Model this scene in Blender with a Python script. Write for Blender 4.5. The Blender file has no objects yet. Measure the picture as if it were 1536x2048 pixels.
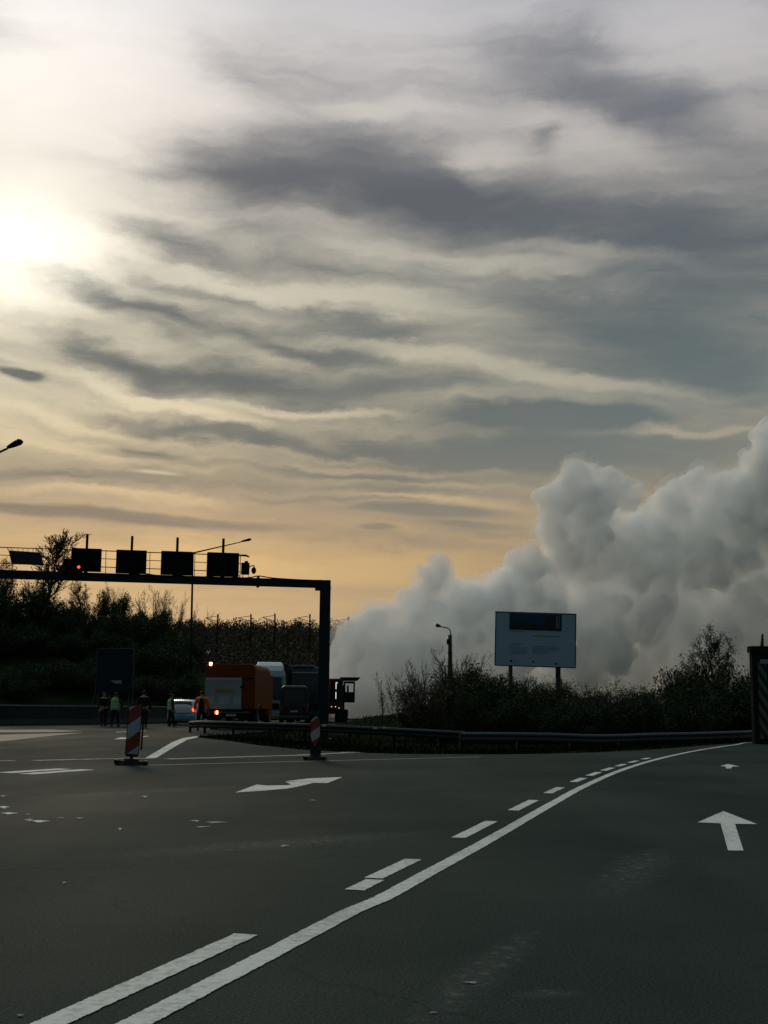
import bpy, bmesh, math, random
from mathutils import Vector, Matrix, noise

random.seed(7)
scene = bpy.context.scene
COL = scene.collection
R = math.radians

# ------------------------------------------------------------------ camera
F, W_, H_ = 2500.0, 1536, 2048          # focal length and frame of the photograph in its pixels
CAM_H, PITCH, ROLL = 1.25, math.atan(388 / 2500.0), 0.010
cam_d = bpy.data.cameras.new('camera')
cam = bpy.data.objects.new('camera', cam_d)
COL.objects.link(cam)
ROT = Matrix.Rotation(R(90) + PITCH, 4, 'X') @ Matrix.Rotation(ROLL, 4, 'Z')
cam.matrix_world = Matrix.Translation((0, 0, CAM_H)) @ ROT
cam_d.sensor_width = 36
cam_d.lens = 36 * F / H_
cam_d.clip_start = 0.1
cam_d.clip_end = 9000
scene.camera = cam
EYE = Vector((0, 0, CAM_H))


def ray(px, py):
    return (ROT.to_3x3() @ Vector((px - W_ / 2, -(py - H_ / 2), -F))).normalized()


def G(px, py, z=0.0):                    # where on the level z the photo shows this pixel
    d = ray(px, py)
    return EYE + d * ((z - CAM_H) / d.z)


def at(px, py, Y):                       # the point at distance Y
    d = ray(px, py)
    return EYE + d * (Y / d.y)


def SS(a, b, x):
    t = max(0.0, min(1.0, (x - a) / (b - a)))
    return t * t * (3 - 2 * t)


# ------------------------------------------------------------------ materials
def nodes_of(name):
    m = bpy.data.materials.new(name)
    m.use_nodes = True
    nt = m.node_tree
    return m, nt, nt.nodes['Principled BSDF']


def mat(name, col, rough=0.7, metal=0.0, var=0.25, scale=3.0, bump=0.0, spec=0.3, detail=6):
    m, nt, b = nodes_of(name)
    tc = nt.nodes.new('ShaderNodeTexCoord')
    n = nt.nodes.new('ShaderNodeTexNoise')
    n.inputs['Scale'].default_value = scale
    n.inputs['Detail'].default_value = detail
    nt.links.new(tc.outputs['Object'], n.inputs['Vector'])
    cr = nt.nodes.new('ShaderNodeMixRGB')
    cr.inputs[1].default_value = (*[c * (1 - var) for c in col], 1)
    cr.inputs[2].default_value = (*[min(1, c * (1 + var)) for c in col], 1)
    nt.links.new(n.outputs['Fac'], cr.inputs[0])
    nt.links.new(cr.outputs[0], b.inputs['Base Color'])
    b.inputs['Roughness'].default_value = rough
    b.inputs['Metallic'].default_value = metal
    b.inputs['Specular IOR Level'].default_value = spec
    if bump:
        bp = nt.nodes.new('ShaderNodeBump')
        bp.inputs['Strength'].default_value = bump
        bp.inputs['Distance'].default_value = 0.02
        nt.links.new(n.outputs['Fac'], bp.inputs['Height'])
        nt.links.new(bp.outputs[0], b.inputs['Normal'])
    return m


def lamp_mat(name, col, power):
    m, nt, b = nodes_of(name)
    b.inputs['Base Color'].default_value = (*col, 1)
    b.inputs['Emission Color'].default_value = (*col, 1)
    b.inputs['Emission Strength'].default_value = power
    return m


def glass_mat(name, col=(0.02, 0.03, 0.035), rough=0.08):
    m, nt, b = nodes_of(name)
    b.inputs['Base Color'].default_value = (*col, 1)
    b.inputs['Roughness'].default_value = rough
    b.inputs['Specular IOR Level'].default_value = 0.6
    return m


def stripe_mat(name, c1, c2, width, tilt, axis='X', rough=0.4):
    """diagonal stripes measured in the object's own metres"""
    m, nt, b = nodes_of(name)
    tc = nt.nodes.new('ShaderNodeTexCoord')
    sp = nt.nodes.new('ShaderNodeSeparateXYZ')
    nt.links.new(tc.outputs['Object'], sp.inputs[0])

    def mth(op, a, c):
        n = nt.nodes.new('ShaderNodeMath')
        n.operation = op
        for i, v in enumerate((a, c)):
            if isinstance(v, (int, float)):
                n.inputs[i].default_value = v
            else:
                nt.links.new(v, n.inputs[i])
        return n.outputs[0]
    s = mth('MULTIPLY', sp.outputs[axis], tilt)
    s = mth('ADD', s, sp.outputs['Z'])
    s = mth('DIVIDE', s, width * 2)
    s = mth('FRACT', mth('ADD', s, 100.0), 0)
    s = mth('GREATER_THAN', s, 0.5)
    n = nt.nodes.new('ShaderNodeTexNoise')
    n.inputs['Scale'].default_value = 9
    nt.links.new(tc.outputs['Object'], n.inputs['Vector'])
    mx = nt.nodes.new('ShaderNodeMixRGB')
    mx.inputs[1].default_value = (*c1, 1)
    mx.inputs[2].default_value = (*c2, 1)
    nt.links.new(s, mx.inputs[0])
    dm = nt.nodes.new('ShaderNodeMixRGB')
    dm.blend_type = 'MULTIPLY'
    dm.inputs[0].default_value = 0.35
    nt.links.new(mx.outputs[0], dm.inputs[1])
    nt.links.new(n.outputs['Color'], dm.inputs[2])
    nt.links.new(dm.outputs[0], b.inputs['Base Color'])
    b.inputs['Roughness'].default_value = rough
    return m


def asphalt_mat():
    m, nt, b = nodes_of('asphalt')
    N, L = nt.nodes, nt.links
    tc = N.new('ShaderNodeTexCoord')

    def ns(scale, detail=4, sc=(1, 1, 1), rot=0.0, rough=0.5):
        mp = N.new('ShaderNodeMapping')
        mp.inputs['Scale'].default_value = sc
        mp.inputs['Rotation'].default_value = (0, 0, rot)
        L.new(tc.outputs['Object'], mp.inputs[0])
        n = N.new('ShaderNodeTexNoise')
        n.inputs['Scale'].default_value = scale
        n.inputs['Detail'].default_value = detail
        n.inputs['Roughness'].default_value = rough
        L.new(mp.outputs[0], n.inputs['Vector'])
        return n.outputs['Fac']

    def ramp(f, a, c, ca, cb):
        r = N.new('ShaderNodeValToRGB')
        r.color_ramp.elements[0].position = a
        r.color_ramp.elements[1].position = c
        r.color_ramp.elements[0].color = (*ca, 1)
        r.color_ramp.elements[1].color = (*cb, 1)
        L.new(f, r.inputs[0])
        return r.outputs[0]

    def mix(mode, fac, a, c):
        x = N.new('ShaderNodeMixRGB')
        x.blend_type = mode
        for i, v in enumerate((fac, a, c)):
            if isinstance(v, (int, float)):
                x.inputs[i].default_value = v
            elif isinstance(v, tuple):
                x.inputs[i].default_value = (*v, 1)
            else:
                L.new(v, x.inputs[i])
        return x.outputs[0]
    base = ramp(ns(0.16, 7, (1, 1, 1), 0, 0.6), 0.36, 0.64, (0.020, 0.035, 0.031), (0.042, 0.060, 0.053))
    worn = ramp(ns(0.5, 5, (1, 0.07, 1), -0.28), 0.5, 0.75, (0, 0, 0), (1, 1, 1))       # polished wheel tracks
    base = mix('MIX', mix('MULTIPLY', 1.0, worn, (0.45, 0.45, 0.45)), base, (0.074, 0.086, 0.078))
    grit = ramp(ns(70, 2), 0.32, 0.7, (0.4, 0.4, 0.4), (1.6, 1.6, 1.6))
    base = mix('MULTIPLY', 0.8, base, grit)
    patch = ramp(ns(2.3, 6, (1, 0.35, 1), 0.4, 0.7), 0.66, 0.74, (0, 0, 0), (1, 1, 1))
    base = mix('MIX', mix('MULTIPLY', 1.0, patch, (0.35, 0.35, 0.35)), base, (0.095, 0.104, 0.096))
    # hairline cracks and sealed seams
    vo = N.new('ShaderNodeTexVoronoi')
    vo.feature = 'DISTANCE_TO_EDGE'
    vo.inputs['Scale'].default_value = 0.16
    wp = N.new('ShaderNodeMixRGB')
    wp.blend_type = 'LINEAR_LIGHT'
    wp.inputs[0].default_value = 0.6
    wn = N.new('ShaderNodeTexNoise')
    wn.inputs['Scale'].default_value = 1.2
    wn.inputs['Detail'].default_value = 6
    L.new(tc.outputs['Object'], wn.inputs['Vector'])
    L.new(tc.outputs['Object'], wp.inputs[1])
    L.new(wn.outputs['Color'], wp.inputs[2])
    L.new(wp.outputs[0], vo.inputs['Vector'])
    crack = ramp(vo.outputs['Distance'], 0.0, 0.004, (0.72, 0.72, 0.72), (1, 1, 1))
    base = mix('MULTIPLY', 1.0, base, crack)
    # broad rubbed streak and old scrapes along the near lane
    fine = ramp(ns(11, 7, (1, 1, 1), 0, 0.75), 0.52, 0.62, (0, 0, 0), (1, 1, 1))
    for (ax, ay, bx_, by_, wd) in [(800, 2080, 1075, 1850, 0.16), (1010, 1990, 1180, 1985, 0.10), (0, 1600, 520, 1570, 0.5), (120, 1720, 900, 1660, 0.4), (1200, 1800, 1330, 1690, 0.3)]:
        A_, B_ = G(ax, ay), G(bx_, by_)
        C_ = (A_ + B_) / 2
        mp = N.new('ShaderNodeMapping')
        mp.vector_type = 'TEXTURE'
        mp.inputs['Location'].default_value = (C_.x, C_.y, 0)
        mp.inputs['Rotation'].default_value = (0, 0, math.atan2(B_.y - A_.y, B_.x - A_.x))
        mp.inputs['Scale'].default_value = ((B_ - A_).length / 2, wd, 1)
        L.new(tc.outputs['Object'], mp.inputs[0])
        g = N.new('ShaderNodeTexGradient')
        g.gradient_type = 'SPHERICAL'
        L.new(mp.outputs[0], g.inputs[0])
        m_ = mix('MULTIPLY', 1.0, fine, g.outputs['Fac'])
        base = mix('MIX', mix('MULTIPLY', 1.0, m_, (0.85, 0.85, 0.85)), base, (0.17, 0.185, 0.17))
        base = mix('MIX', mix('MULTIPLY', 1.0, g.outputs['Fac'], (0.22, 0.22, 0.22)), base, (0.13, 0.14, 0.13))
    L.new(base, b.inputs['Base Color'])
    rr = ramp(ns(0.3, 5, (1, 0.3, 1)), 0.3, 0.75, (0.72, 0.72, 0.72), (0.92, 0.92, 0.92))
    L.new(rr, b.inputs['Roughness'])
    b.inputs['Specular IOR Level'].default_value = 0.010
    bp = N.new('ShaderNodeBump')
    bp.inputs['Strength'].default_value = 0.5
    bp.inputs['Distance'].default_value = 0.012
    L.new(ns(55, 3), bp.inputs['Height'])
    L.new(bp.outputs[0], b.inputs['Normal'])
    return m


def paint_mat(name, col, wear=0.35):
    """thermoplastic road paint worn through to the asphalt"""
    m, nt, b = nodes_of(name)
    N, L = nt.nodes, nt.links
    tc = N.new('ShaderNodeTexCoord')
    n = N.new('ShaderNodeTexNoise')
    n.inputs['Scale'].default_value = 15
    n.inputs['Detail'].default_value = 8
    n.inputs['Roughness'].default_value = 0.7
    L.new(tc.outputs['Object'], n.inputs['Vector'])
    n2 = N.new('ShaderNodeTexNoise')
    n2.inputs['Scale'].default_value = 1.1
    n2.inputs['Detail'].default_value = 4
    L.new(tc.outputs['Object'], n2.inputs['Vector'])
    ad = N.new('ShaderNodeMath')
    ad.operation = 'MULTIPLY_ADD'
    L.new(n2.outputs['Fac'], ad.inputs[0])
    ad.inputs[1].default_value = 0.5
    L.new(n.outputs['Fac'], ad.inputs[2])
    r = N.new('ShaderNodeValToRGB')
    r.color_ramp.elements[0].position = 0.46 + wear * 0.52
    r.color_ramp.elements[1].position = 0.64 + wear * 0.52
    r.color_ramp.elements[0].color = (*[c * 0.62 for c in col], 1)
    r.color_ramp.elements[1].color = (*col, 1)
    L.new(ad.outputs[0], r.inputs[0])
    L.new(r.outputs[0], b.inputs['Base Color'])
    b.inputs['Roughness'].default_value = 0.8
    b.inputs['Specular IOR Level'].default_value = 0.15
    return m


def ground_mat():
    m, nt, b = nodes_of('grass_ground')
    N, L = nt.nodes, nt.links
    tc = N.new('ShaderNodeTexCoord')
    n = N.new('ShaderNodeTexNoise')
    n.inputs['Scale'].default_value = 0.35
    n.inputs['Detail'].default_value = 9
    L.new(tc.outputs['Object'], n.inputs['Vector'])
    r = N.new('ShaderNodeValToRGB')
    e = r.color_ramp.elements
    e[0].position, e[0].color = 0.35, (0.012, 0.018, 0.008, 1)
    e[1].position, e[1].color = 0.7, (0.026, 0.034, 0.015, 1)
    x = e.new(0.55)
    x.color = (0.018, 0.027, 0.011, 1)
    L.new(n.outputs['Fac'], r.inputs[0])
    L.new(r.outputs[0], b.inputs['Base Color'])
    b.inputs['Roughness'].default_value = 1.0
    b.inputs['Specular IOR Level'].default_value = 0.0
    return m


M = dict(
    asphalt=asphalt_mat(),
    paint=paint_mat('road_paint', (0.68, 0.72, 0.69), 0.30),
    paint_worn=paint_mat('worn_road_paint', (0.36, 0.37, 0.33), 0.55),
    paint_old=paint_mat('old_yellowed_paint', (0.21, 0.215, 0.16), 0.45),
    ground=ground_mat(),
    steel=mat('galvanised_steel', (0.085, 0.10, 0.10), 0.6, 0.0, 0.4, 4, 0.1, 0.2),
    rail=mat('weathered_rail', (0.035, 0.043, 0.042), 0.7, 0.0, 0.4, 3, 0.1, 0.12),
    dark=mat('dark_steel', (0.018, 0.021, 0.022), 0.7, 0.0, 0.3, 3, 0, 0.15),
    gantry=mat('gantry_paint', (0.022, 0.032, 0.038), 0.65, 0.0, 0.3, 2, 0, 0.2),
    black=mat('matt_black', (0.010, 0.011, 0.012), 0.8, 0, 0.2, 5, 0, 0.1),
    rubber=mat('black_rubber', (0.03, 0.03, 0.03), 0.85, 0, 0.3, 7, 0.3),
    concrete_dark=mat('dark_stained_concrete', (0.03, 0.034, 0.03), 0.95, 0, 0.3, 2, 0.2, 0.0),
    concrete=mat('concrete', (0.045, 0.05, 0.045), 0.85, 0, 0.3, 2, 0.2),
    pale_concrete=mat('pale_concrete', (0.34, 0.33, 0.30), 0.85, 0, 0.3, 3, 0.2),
    wood=mat('weathered_wood', (0.07, 0.06, 0.05), 0.9, 0, 0.4, 8, 0.3),
    bark=mat('bark', (0.045, 0.036, 0.028), 0.95, 0, 0.4, 6, 0.3, 0.1),
    twig=mat('twigs', (0.08, 0.062, 0.05), 0.95, 0, 0.4, 6, 0, 0.1),
    leaf=mat('leaf_green', (0.07, 0.10, 0.04), 0.8, 0, 0.5, 0.9, 0, 0.1),
    leaf_dark=mat('leaf_dark', (0.06, 0.085, 0.04), 0.85, 0, 0.5, 0.7, 0, 0.1),
    leaf_rust=mat('leaf_rust', (0.10, 0.08, 0.05), 0.85, 0, 0.5, 0.8, 0, 0.1),
    blade=mat('grass_blade', (0.015, 0.023, 0.010), 0.9, 0, 0.5, 1.3, 0, 0.0),
    orange=mat('orange_paint', (0.23, 0.055, 0.012), 0.55, 0, 0.2, 1.5, 0, 0.03),
    orange_dark=mat('brown_orange_paint', (0.085, 0.045, 0.028), 0.5, 0, 0.25, 2),
    grey_panel=mat('grey_panel', (0.36, 0.40, 0.43), 0.45, 0.1, 0.15, 1.2),
    light_panel=mat('pale_panel', (0.50, 0.53, 0.54), 0.5, 0.1, 0.15, 2),
    yellow=mat('faded_yellow', (0.38, 0.28, 0.04), 0.5, 0, 0.2, 3),
    white=mat('white_paint', (0.78, 0.80, 0.82), 0.3, 0, 0.08, 2),
    bluegrey=mat('pale_blue_paint', (0.18, 0.42, 0.55), 0.35, 0, 0.15, 2),
    teal=mat('dark_teal_paint', (0.02, 0.07, 0.08), 0.35, 0, 0.2, 2),
    navy=mat('dark_van_paint', (0.018, 0.024, 0.028), 0.3, 0, 0.2, 2),
    glass=glass_mat('dark_glass'),
    sign_blue=mat('sign_blue', (0.006, 0.022, 0.034), 0.5, 0, 0.2, 1),
    sign_white=mat('sign_white', (0.50, 0.62, 0.74), 0.6, 0, 0.06, 0.7),
    print_grey=mat('print_grey', (0.32, 0.38, 0.40), 0.6, 0, 0.1, 3),
    print_dark=mat('print_dark', (0.06, 0.08, 0.13), 0.6, 0, 0.2, 3),
    photo_sky=mat('photo_sky', (0.035, 0.065, 0.15), 0.6, 0, 0.3, 0.6),
    photo_hill=mat('photo_hill', (0.03, 0.04, 0.03), 0.6, 0, 0.4, 2),
    skin=mat('skin', (0.42, 0.25, 0.18), 0.6, 0, 0.1, 8),
    hair=mat('hair', (0.03, 0.022, 0.016), 0.8, 0, 0.3, 20),
    cloth_black=mat('black_cloth', (0.018, 0.019, 0.022), 0.9, 0, 0.3, 9),
    cloth_navy=mat('navy_cloth', (0.02, 0.026, 0.045), 0.9, 0, 0.3, 9),
    vest_green=mat('hivis_green', (0.22, 0.62, 0.20), 0.6, 0, 0.15, 9),
    vest_orange=mat('hivis_orange', (0.95, 0.16, 0.03), 0.6, 0, 0.12, 9),
    reflective=mat('reflective_tape', (0.75, 0.80, 0.78), 0.3, 0.2, 0.1, 9),
    lamp_red=lamp_mat('lit_red', (1.0, 0.05, 0.03), 5),
    lamp_amber=lamp_mat('lit_amber', (1.0, 0.42, 0.08), 14),
    lamp_warm=lamp_mat('lit_warm', (1.0, 0.62, 0.25), 14),
    lamp_white=lamp_mat('lit_white', (0.9, 0.93, 0.9), 1.0),
    lamp_off=mat('red_lens', (0.45, 0.03, 0.03), 0.25, 0, 0.1, 8),
)
M['beacon'] = stripe_mat('red_white_stripes', (0.55, 0.62, 0.66), (0.30, 0.045, 0.03), 0.30, -0.78)
M['beacon_narrow'] = stripe_mat('red_white_stripes_narrow', (0.62, 0.66, 0.66), (0.42, 0.06, 0.035), 0.235, -0.70)
M['hazard'] = stripe_mat('black_pale_hazard_stripes', (0.17, 0.17, 0.12), (0.02, 0.02, 0.02), 0.26, 1.55)
M['chevron'] = stripe_mat('orange_black_chevrons', (0.62, 0.22, 0.03), (0.05, 0.02, 0.015), 0.22, -0.9)


# ------------------------------------------------------------------ mesh builder
class MB:
    def __init__(self):
        self.v, self.f = [], []

    def add(self, vs, fs, mx=None):
        o = len(self.v)
        self.v += [tuple(mx @ Vector(p)) if mx else tuple(p) for p in vs]
        self.f += [tuple(i + o for i in f) for f in fs]
        return self

    def box(self, c, s, rz=0.0, mx=None, ch=0.0):
        """box centred on c with sizes s; ch chamfers the vertical edges"""
        x, y, z = s[0] / 2, s[1] / 2, s[2] / 2
        c = Vector(c)
        rot = Matrix.Rotation(rz, 3, 'Z')
        if ch:
            ring = [(-x + ch, -y), (x - ch, -y), (x, -y + ch), (x, y - ch), (x - ch, y), (-x + ch, y), (-x, y - ch), (-x, -y + ch)]
        else:
            ring = [(-x, -y), (x, -y), (x, y), (-x, y)]
        n = len(ring)
        vs = [c + rot @ Vector((a, b, -z)) for a, b in ring] + [c + rot @ Vector((a, b, z)) for a, b in ring]
        fs = [tuple(range(n - 1, -1, -1)), tuple(range(n, 2 * n))] + [(i, (i + 1) % n, n + (i + 1) % n, n + i) for i in range(n)]
        return self.add(vs, fs, mx)

    def tube(self, pts, rad, n=8, cap=True):
        pts = [Vector(p) for p in pts]
        rads = rad if isinstance(rad, (list, tuple)) else [rad] * len(pts)
        o = len(self.v)
        prev = None
        for i, p in enumerate(pts):
            d = (pts[min(i + 1, len(pts) - 1)] - pts[max(i - 1, 0)])
            d = d.normalized() if d.length > 1e-9 else Vector((0, 0, 1))
            if prev is None:
                a = d.cross(Vector((0, 0, 1)))
                if a.length < 0.05:
                    a = d.cross(Vector((0, 1, 0)))
            else:
                a = prev - d * prev.dot(d)
            a.normalize()
            prev = a
            b = d.cross(a)
            for k in range(n):
                t = 2 * math.pi * k / n
                self.v.append(tuple(p + (a * math.cos(t) + b * math.sin(t)) * rads[i]))
        for i in range(len(pts) - 1):
            for k in range(n):
                k2 = (k + 1) % n
                self.f.append((o + i * n + k, o + i * n + k2, o + (i + 1) * n + k2, o + (i + 1) * n + k))
        if cap:
            self.f.append(tuple(o + k for k in range(n - 1, -1, -1)))
            e = o + (len(pts) - 1) * n
            self.f.append(tuple(e + k for k in range(n)))
        return self

    def loft(self, rings, cap=True):
        n = len(rings[0])
        o = len(self.v)
        for r in rings:
            self.v += [tuple(p) for p in r]
        for i in range(len(rings) - 1):
            for k in range(n):
                k2 = (k + 1) % n
                self.f.append((o + i * n + k, o + i * n + k2, o + (i + 1) * n + k2, o + (i + 1) * n + k))
        if cap:
            self.f.append(tuple(o + k for k in range(n - 1, -1, -1)))
            self.f.append(tuple(o + (len(rings) - 1) * n + k for k in range(n)))
        return self

    def ball(self, c, r, seg=10, rings=7, sc=(1, 1, 1)):
        c = Vector(c)
        rr = []
        for i in range(rings + 1):
            t = math.pi * (i + 0.02) / (rings + 0.04)
            rr.append([c + Vector((math.sin(t) * math.cos(2 * math.pi * k / seg) * r * sc[0],
                                   math.sin(t) * math.sin(2 * math.pi * k / seg) * r * sc[1],
                                   -math.cos(t) * r * sc[2])) for k in range(seg)])
        return self.loft(rr)

    def slab(self, poly, th, mx=None):
        """thin plate in the XZ plane, front towards -Y"""
        n = len(poly)
        vs = [(x, -th / 2, z) for x, z in poly] + [(x, th / 2, z) for x, z in poly]
        fs = [tuple(range(n)), tuple(range(2 * n - 1, n - 1, -1))] + [((i + 1) % n, i, n + i, n + (i + 1) % n) for i in range(n)]
        return self.add(vs, fs, mx)

    def build(self, name, m, parent=None, smooth=False, bevel=0.0, sub=0):
        me = bpy.data.meshes.new(name)
        me.from_pydata(self.v, [], self.f)
        me.materials.append(m)
        bm = bmesh.new()
        bm.from_mesh(me)
        bmesh.ops.recalc_face_normals(bm, faces=bm.faces)
        bm.to_mesh(me)
        bm.free()
        if smooth:
            for p in me.polygons:
                p.use_smooth = True
        o = bpy.data.objects.new(name, me)
        COL.objects.link(o)
        if parent:
            o.parent = parent
        if bevel:
            b = o.modifiers.new('bevel', 'BEVEL')
            b.width = bevel
            b.segments = 2
            b.limit_method = 'ANGLE'
        return o


def raw(name, vs, fs, m, parent=None, smooth=False):
    me = bpy.data.meshes.new(name)
    me.from_pydata([tuple(v) for v in vs], [], fs)
    me.materials.append(m)
    if smooth:
        for p in me.polygons:
            p.use_smooth = True
    o = bpy.data.objects.new(name, me)
    COL.objects.link(o)
    if parent:
        o.parent = parent
    return o


def tag(o, label=None, cat=None, group=None, kind=None):
    for k, v in (('label', label), ('category', cat), ('group', group), ('kind', kind)):
        if v:
            o[k] = v
    return o


def empty(name, loc, rz=0.0):
    o = bpy.data.objects.new(name, None)
    COL.objects.link(o)
    o.location = loc
    o.rotation_euler = (0, 0, rz)
    o.empty_display_size = 0.2
    return o


def copy_tree(o, parent=None):
    c = o.copy()
    COL.objects.link(c)
    c.parent = parent
    for ch in [x for x in o.children]:
        copy_tree(ch, c)
    return c


# ------------------------------------------------------------------ terrain
near_px = [(388, 1474), (450, 1481), (520, 1491), (600, 1499), (700, 1505), (800, 1508), (1000, 1509), (1100, 1507.5), (1200, 1504.5), (1300, 1499.5), (1420, 1490), (1536, 1483)]
near_edge = [G(x, y) for x, y in near_px]
near_edge = [(p.x, p.y) for p in near_edge]
far_edge = [(-7.1, 50.6), (-5.9, 56), (-5.0, 63), (-4.6, 72), (-2.0, 88), (0.5, 108), (4, 130)]
right_ext = [(24, 53), (40, 62), (60, 80), (85, 110)]
island = near_edge + right_ext + [(85, 130)] + far_edge[::-1]


def inside(p, poly):
    x, y = p
    c = False
    j = len(poly) - 1
    for i in range(len(poly)):
        xi, yi = poly[i]
        xj, yj = poly[j]
        if (yi > y) != (yj > y) and x < (xj - xi) * (y - yi) / (yj - yi) + xi:
            c = not c
        j = i
    return c


def edge_dist(p, line):
    best = 1e9
    P = Vector(p)
    for a, b in zip(line[:-1], line[1:]):
        A, B = Vector(a), Vector(b)
        t = max(0, min(1, (P - A).dot(B - A) / max(1e-9, (B - A).length_squared)))
        best = min(best, (A + (B - A) * t - P).length)
    return best


open_edge = right_ext[::-1] + near_edge[::-1] + far_edge


def tz(x, y):
    z = -0.05
    if y > 30 and y < 131 and x > -9 and inside((x, y), island):
        d = edge_dist((x, y), open_edge)
        z = -0.01 - 0.30 * SS(0, 7, d) + 1.0 * SS(56, 66, y) * SS(1.0, 5, d)
        z += 0.05 * noise.noise(Vector((x * 0.6, y * 0.6, 0))) * SS(0, 2, d)
        return z
    if y > 60:
        q = x / y
        hill = 8.7 * SS(80, 118, y + (x + 20) * -0.12) * (1 - SS(-0.175, -0.128, q))
        ridge = 24 * SS(135, 420, y) * (1 - 0.45 * SS(-0.02, 0.25, q))
        z += max(hill, ridge) + 0.5 * noise.noise(Vector((x * 0.07, y * 0.07, 3))) * SS(90, 120, y)
    return z


def axis(parts):
    out = []
    for a, b, s in parts:
        n = max(1, int(round((b - a) / s)))
        out += [a + (b - a) * i / n for i in range(n)]
    return out + [parts[-1][1]]


xs = axis([(-3000, -800, 550), (-800, -200, 60), (-200, -50, 8), (-50, -10, 2), (-10, 32, 0.8), (32, 100, 4), (100, 300, 25), (300, 3000, 450)])
ys = axis([(-500, 0, 100), (0, 30, 6), (30, 90, 0.8), (90, 140, 2), (140, 460, 12), (460, 900, 60), (900, 6000, 500)])
gv = [(x, y, tz(x, y)) for y in ys for x in xs]
nx = len(xs)
gf = [(j * nx + i, j * nx + i + 1, (j + 1) * nx + i + 1, (j + 1) * nx + i) for j in range(len(ys) - 1) for i in range(nx - 1)]
ground = raw('ground', gv, gf, M['ground'], smooth=True)
tag(ground, kind='structure')

road_poly = [(-160, -40), (140, -40), (140, 150)] + [(85, 109)] + right_ext[::-1][1:] + near_edge[::-1] + far_edge + \
            [(-3, 130), (-8, 108), (-11.5, 92), (-14.2, 85), (-21.5, 70), (-40, 66), (-160, 60)]
me = bpy.data.meshes.new('road')
bm = bmesh.new()
f = bm.faces.new([bm.verts.new((x, y, 0.0)) for x, y in road_poly])
bmesh.ops.triangulate(bm, faces=[f])
bmesh.ops.recalc_face_normals(bm, faces=bm.faces)
bm.to_mesh(me)
bm.free()
me.materials.append(M['asphalt'])
road = bpy.data.objects.new('road', me)
COL.objects.link(road)
tag(road, kind='structure')


# ---- painted markings
def smooth_pts(pts, n):
    """Catmull-Rom resample in 2D"""
    P = [Vector(p) for p in pts]
    P = [P[0] * 2 - P[1]] + P + [P[-1] * 2 - P[-2]]
    out = []
    for i in range(1, len(P) - 2):
        for k in range(n):
            t = k / n
            a, b, c, d = P[i - 1:i + 3]
            out.append(0.5 * ((2 * b) + (c - a) * t + (2 * a - 5 * b + 4 * c - d) * t * t + (3 * b - a - 3 * c + d) * t ** 3))
    out.append(P[-2])
    return out


def ribbon(pts, w, name, m, z=0.005, jag=0.0, parent=None):
    vs, fs = [], []
    for i, p in enumerate(pts):
        d = (pts[min(i + 1, len(pts) - 1)] - pts[max(i - 1, 0)]).normalized()
        n = Vector((-d.y, d.x))
        j1, j2 = random.uniform(-jag, jag), random.uniform(-jag, jag)
        a, b = p + n * (w / 2 + j1), p - n * (w / 2 + j2)
        vs += [(a.x, a.y, z), (b.x, b.y, z)]
    for i in range(len(pts) - 1):
        fs.append((2 * i, 2 * i + 1, 2 * i + 3, 2 * i + 2))
    return raw(name, vs, fs, m, parent)


def flat_px(poly, name, m, z=0.005, parent=None):
    pts = [G(x, y, z) for x, y in poly]
    return raw(name, pts, [tuple(range(len(pts)))], m, parent)


ctr = [(275, 2046), (350, 2007), (445, 1958), (570, 1893), (700, 1825), (768, 1795.5), (843, 1754.3), (918, 1713.5), (968, 1686), (1018, 1657.5),
       (1068, 1628.5), (1118, 1600), (1168, 1573), (1243, 1540.5), (1318, 1517.8), (1393, 1501.5), (1468, 1490), (1536, 1483.8)]
cw = [G(x, y).to_2d() for x, y in ctr]
d0 = (cw[1] - cw[0]).normalized()
cw = [cw[0] - d0 * t for t in (3.4, 2.2, 1.4, 0.9, 0.5, 0.2)] + cw + [Vector((22, 52)), Vector((38, 61))]
line = smooth_pts(cw, 24)
ribbon(line, 0.135, 'solid_line', M['paint'], jag=0.004, parent=road)

# dashes run parallel on the left of the solid line
off = []
for i, p in enumerate(line):
    d = (line[min(i + 1, len(line) - 1)] - line[max(i - 1, 0)]).normalized()
    off.append(p + Vector((-d.y, d.x)) * 0.315)


def py_to_Y(py, px=900):
    return G(px, py).y


dash_y = [(2600, 1874), (1783, 1762), (1759, 1720), (1676, 1642), (1620, 1599), (1585, 1573), (1562, 1553.5), (1549, 1541.5), (1538.5, 1532.5),
          (1529.5, 1525), (1522, 1518), (1515, 1512)]
for k, (a, b) in enumerate(dash_y):
    ya, yb = py_to_Y(a), py_to_Y(b)
    seg = [p for p in off if ya < p.y < yb]
    sh = Vector((0.035, 0)) if k == 1 else Vector((0, 0))
    def cut(yv):
        for p, q in zip(off[:-1], off[1:]):
            if p.y <= yv <= q.y:
                return p.lerp(q, (yv - p.y) / (q.y - p.y))
        return off[0]
    seg = [p + sh for p in [cut(ya)] + seg + [cut(yb)]]
    ribbon(seg, 0.14, 'lane_dash', M['paint'], jag=0.004, parent=road)

# straight-ahead arrows
flat_px([(1447, 1622), (1395, 1644.5), (1441, 1646.5), (1456, 1700.5), (1487, 1701), (1470, 1647.5), (1514, 1648)], 'lane_arrow', M['paint'], parent=road)
flat_px([(1456, 1528), (1440, 1532), (1451, 1532.8), (1452, 1537), (1462, 1537), (1465, 1533), (1480, 1532.8)], 'lane_arrow', M['paint'], parent=road)
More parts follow.
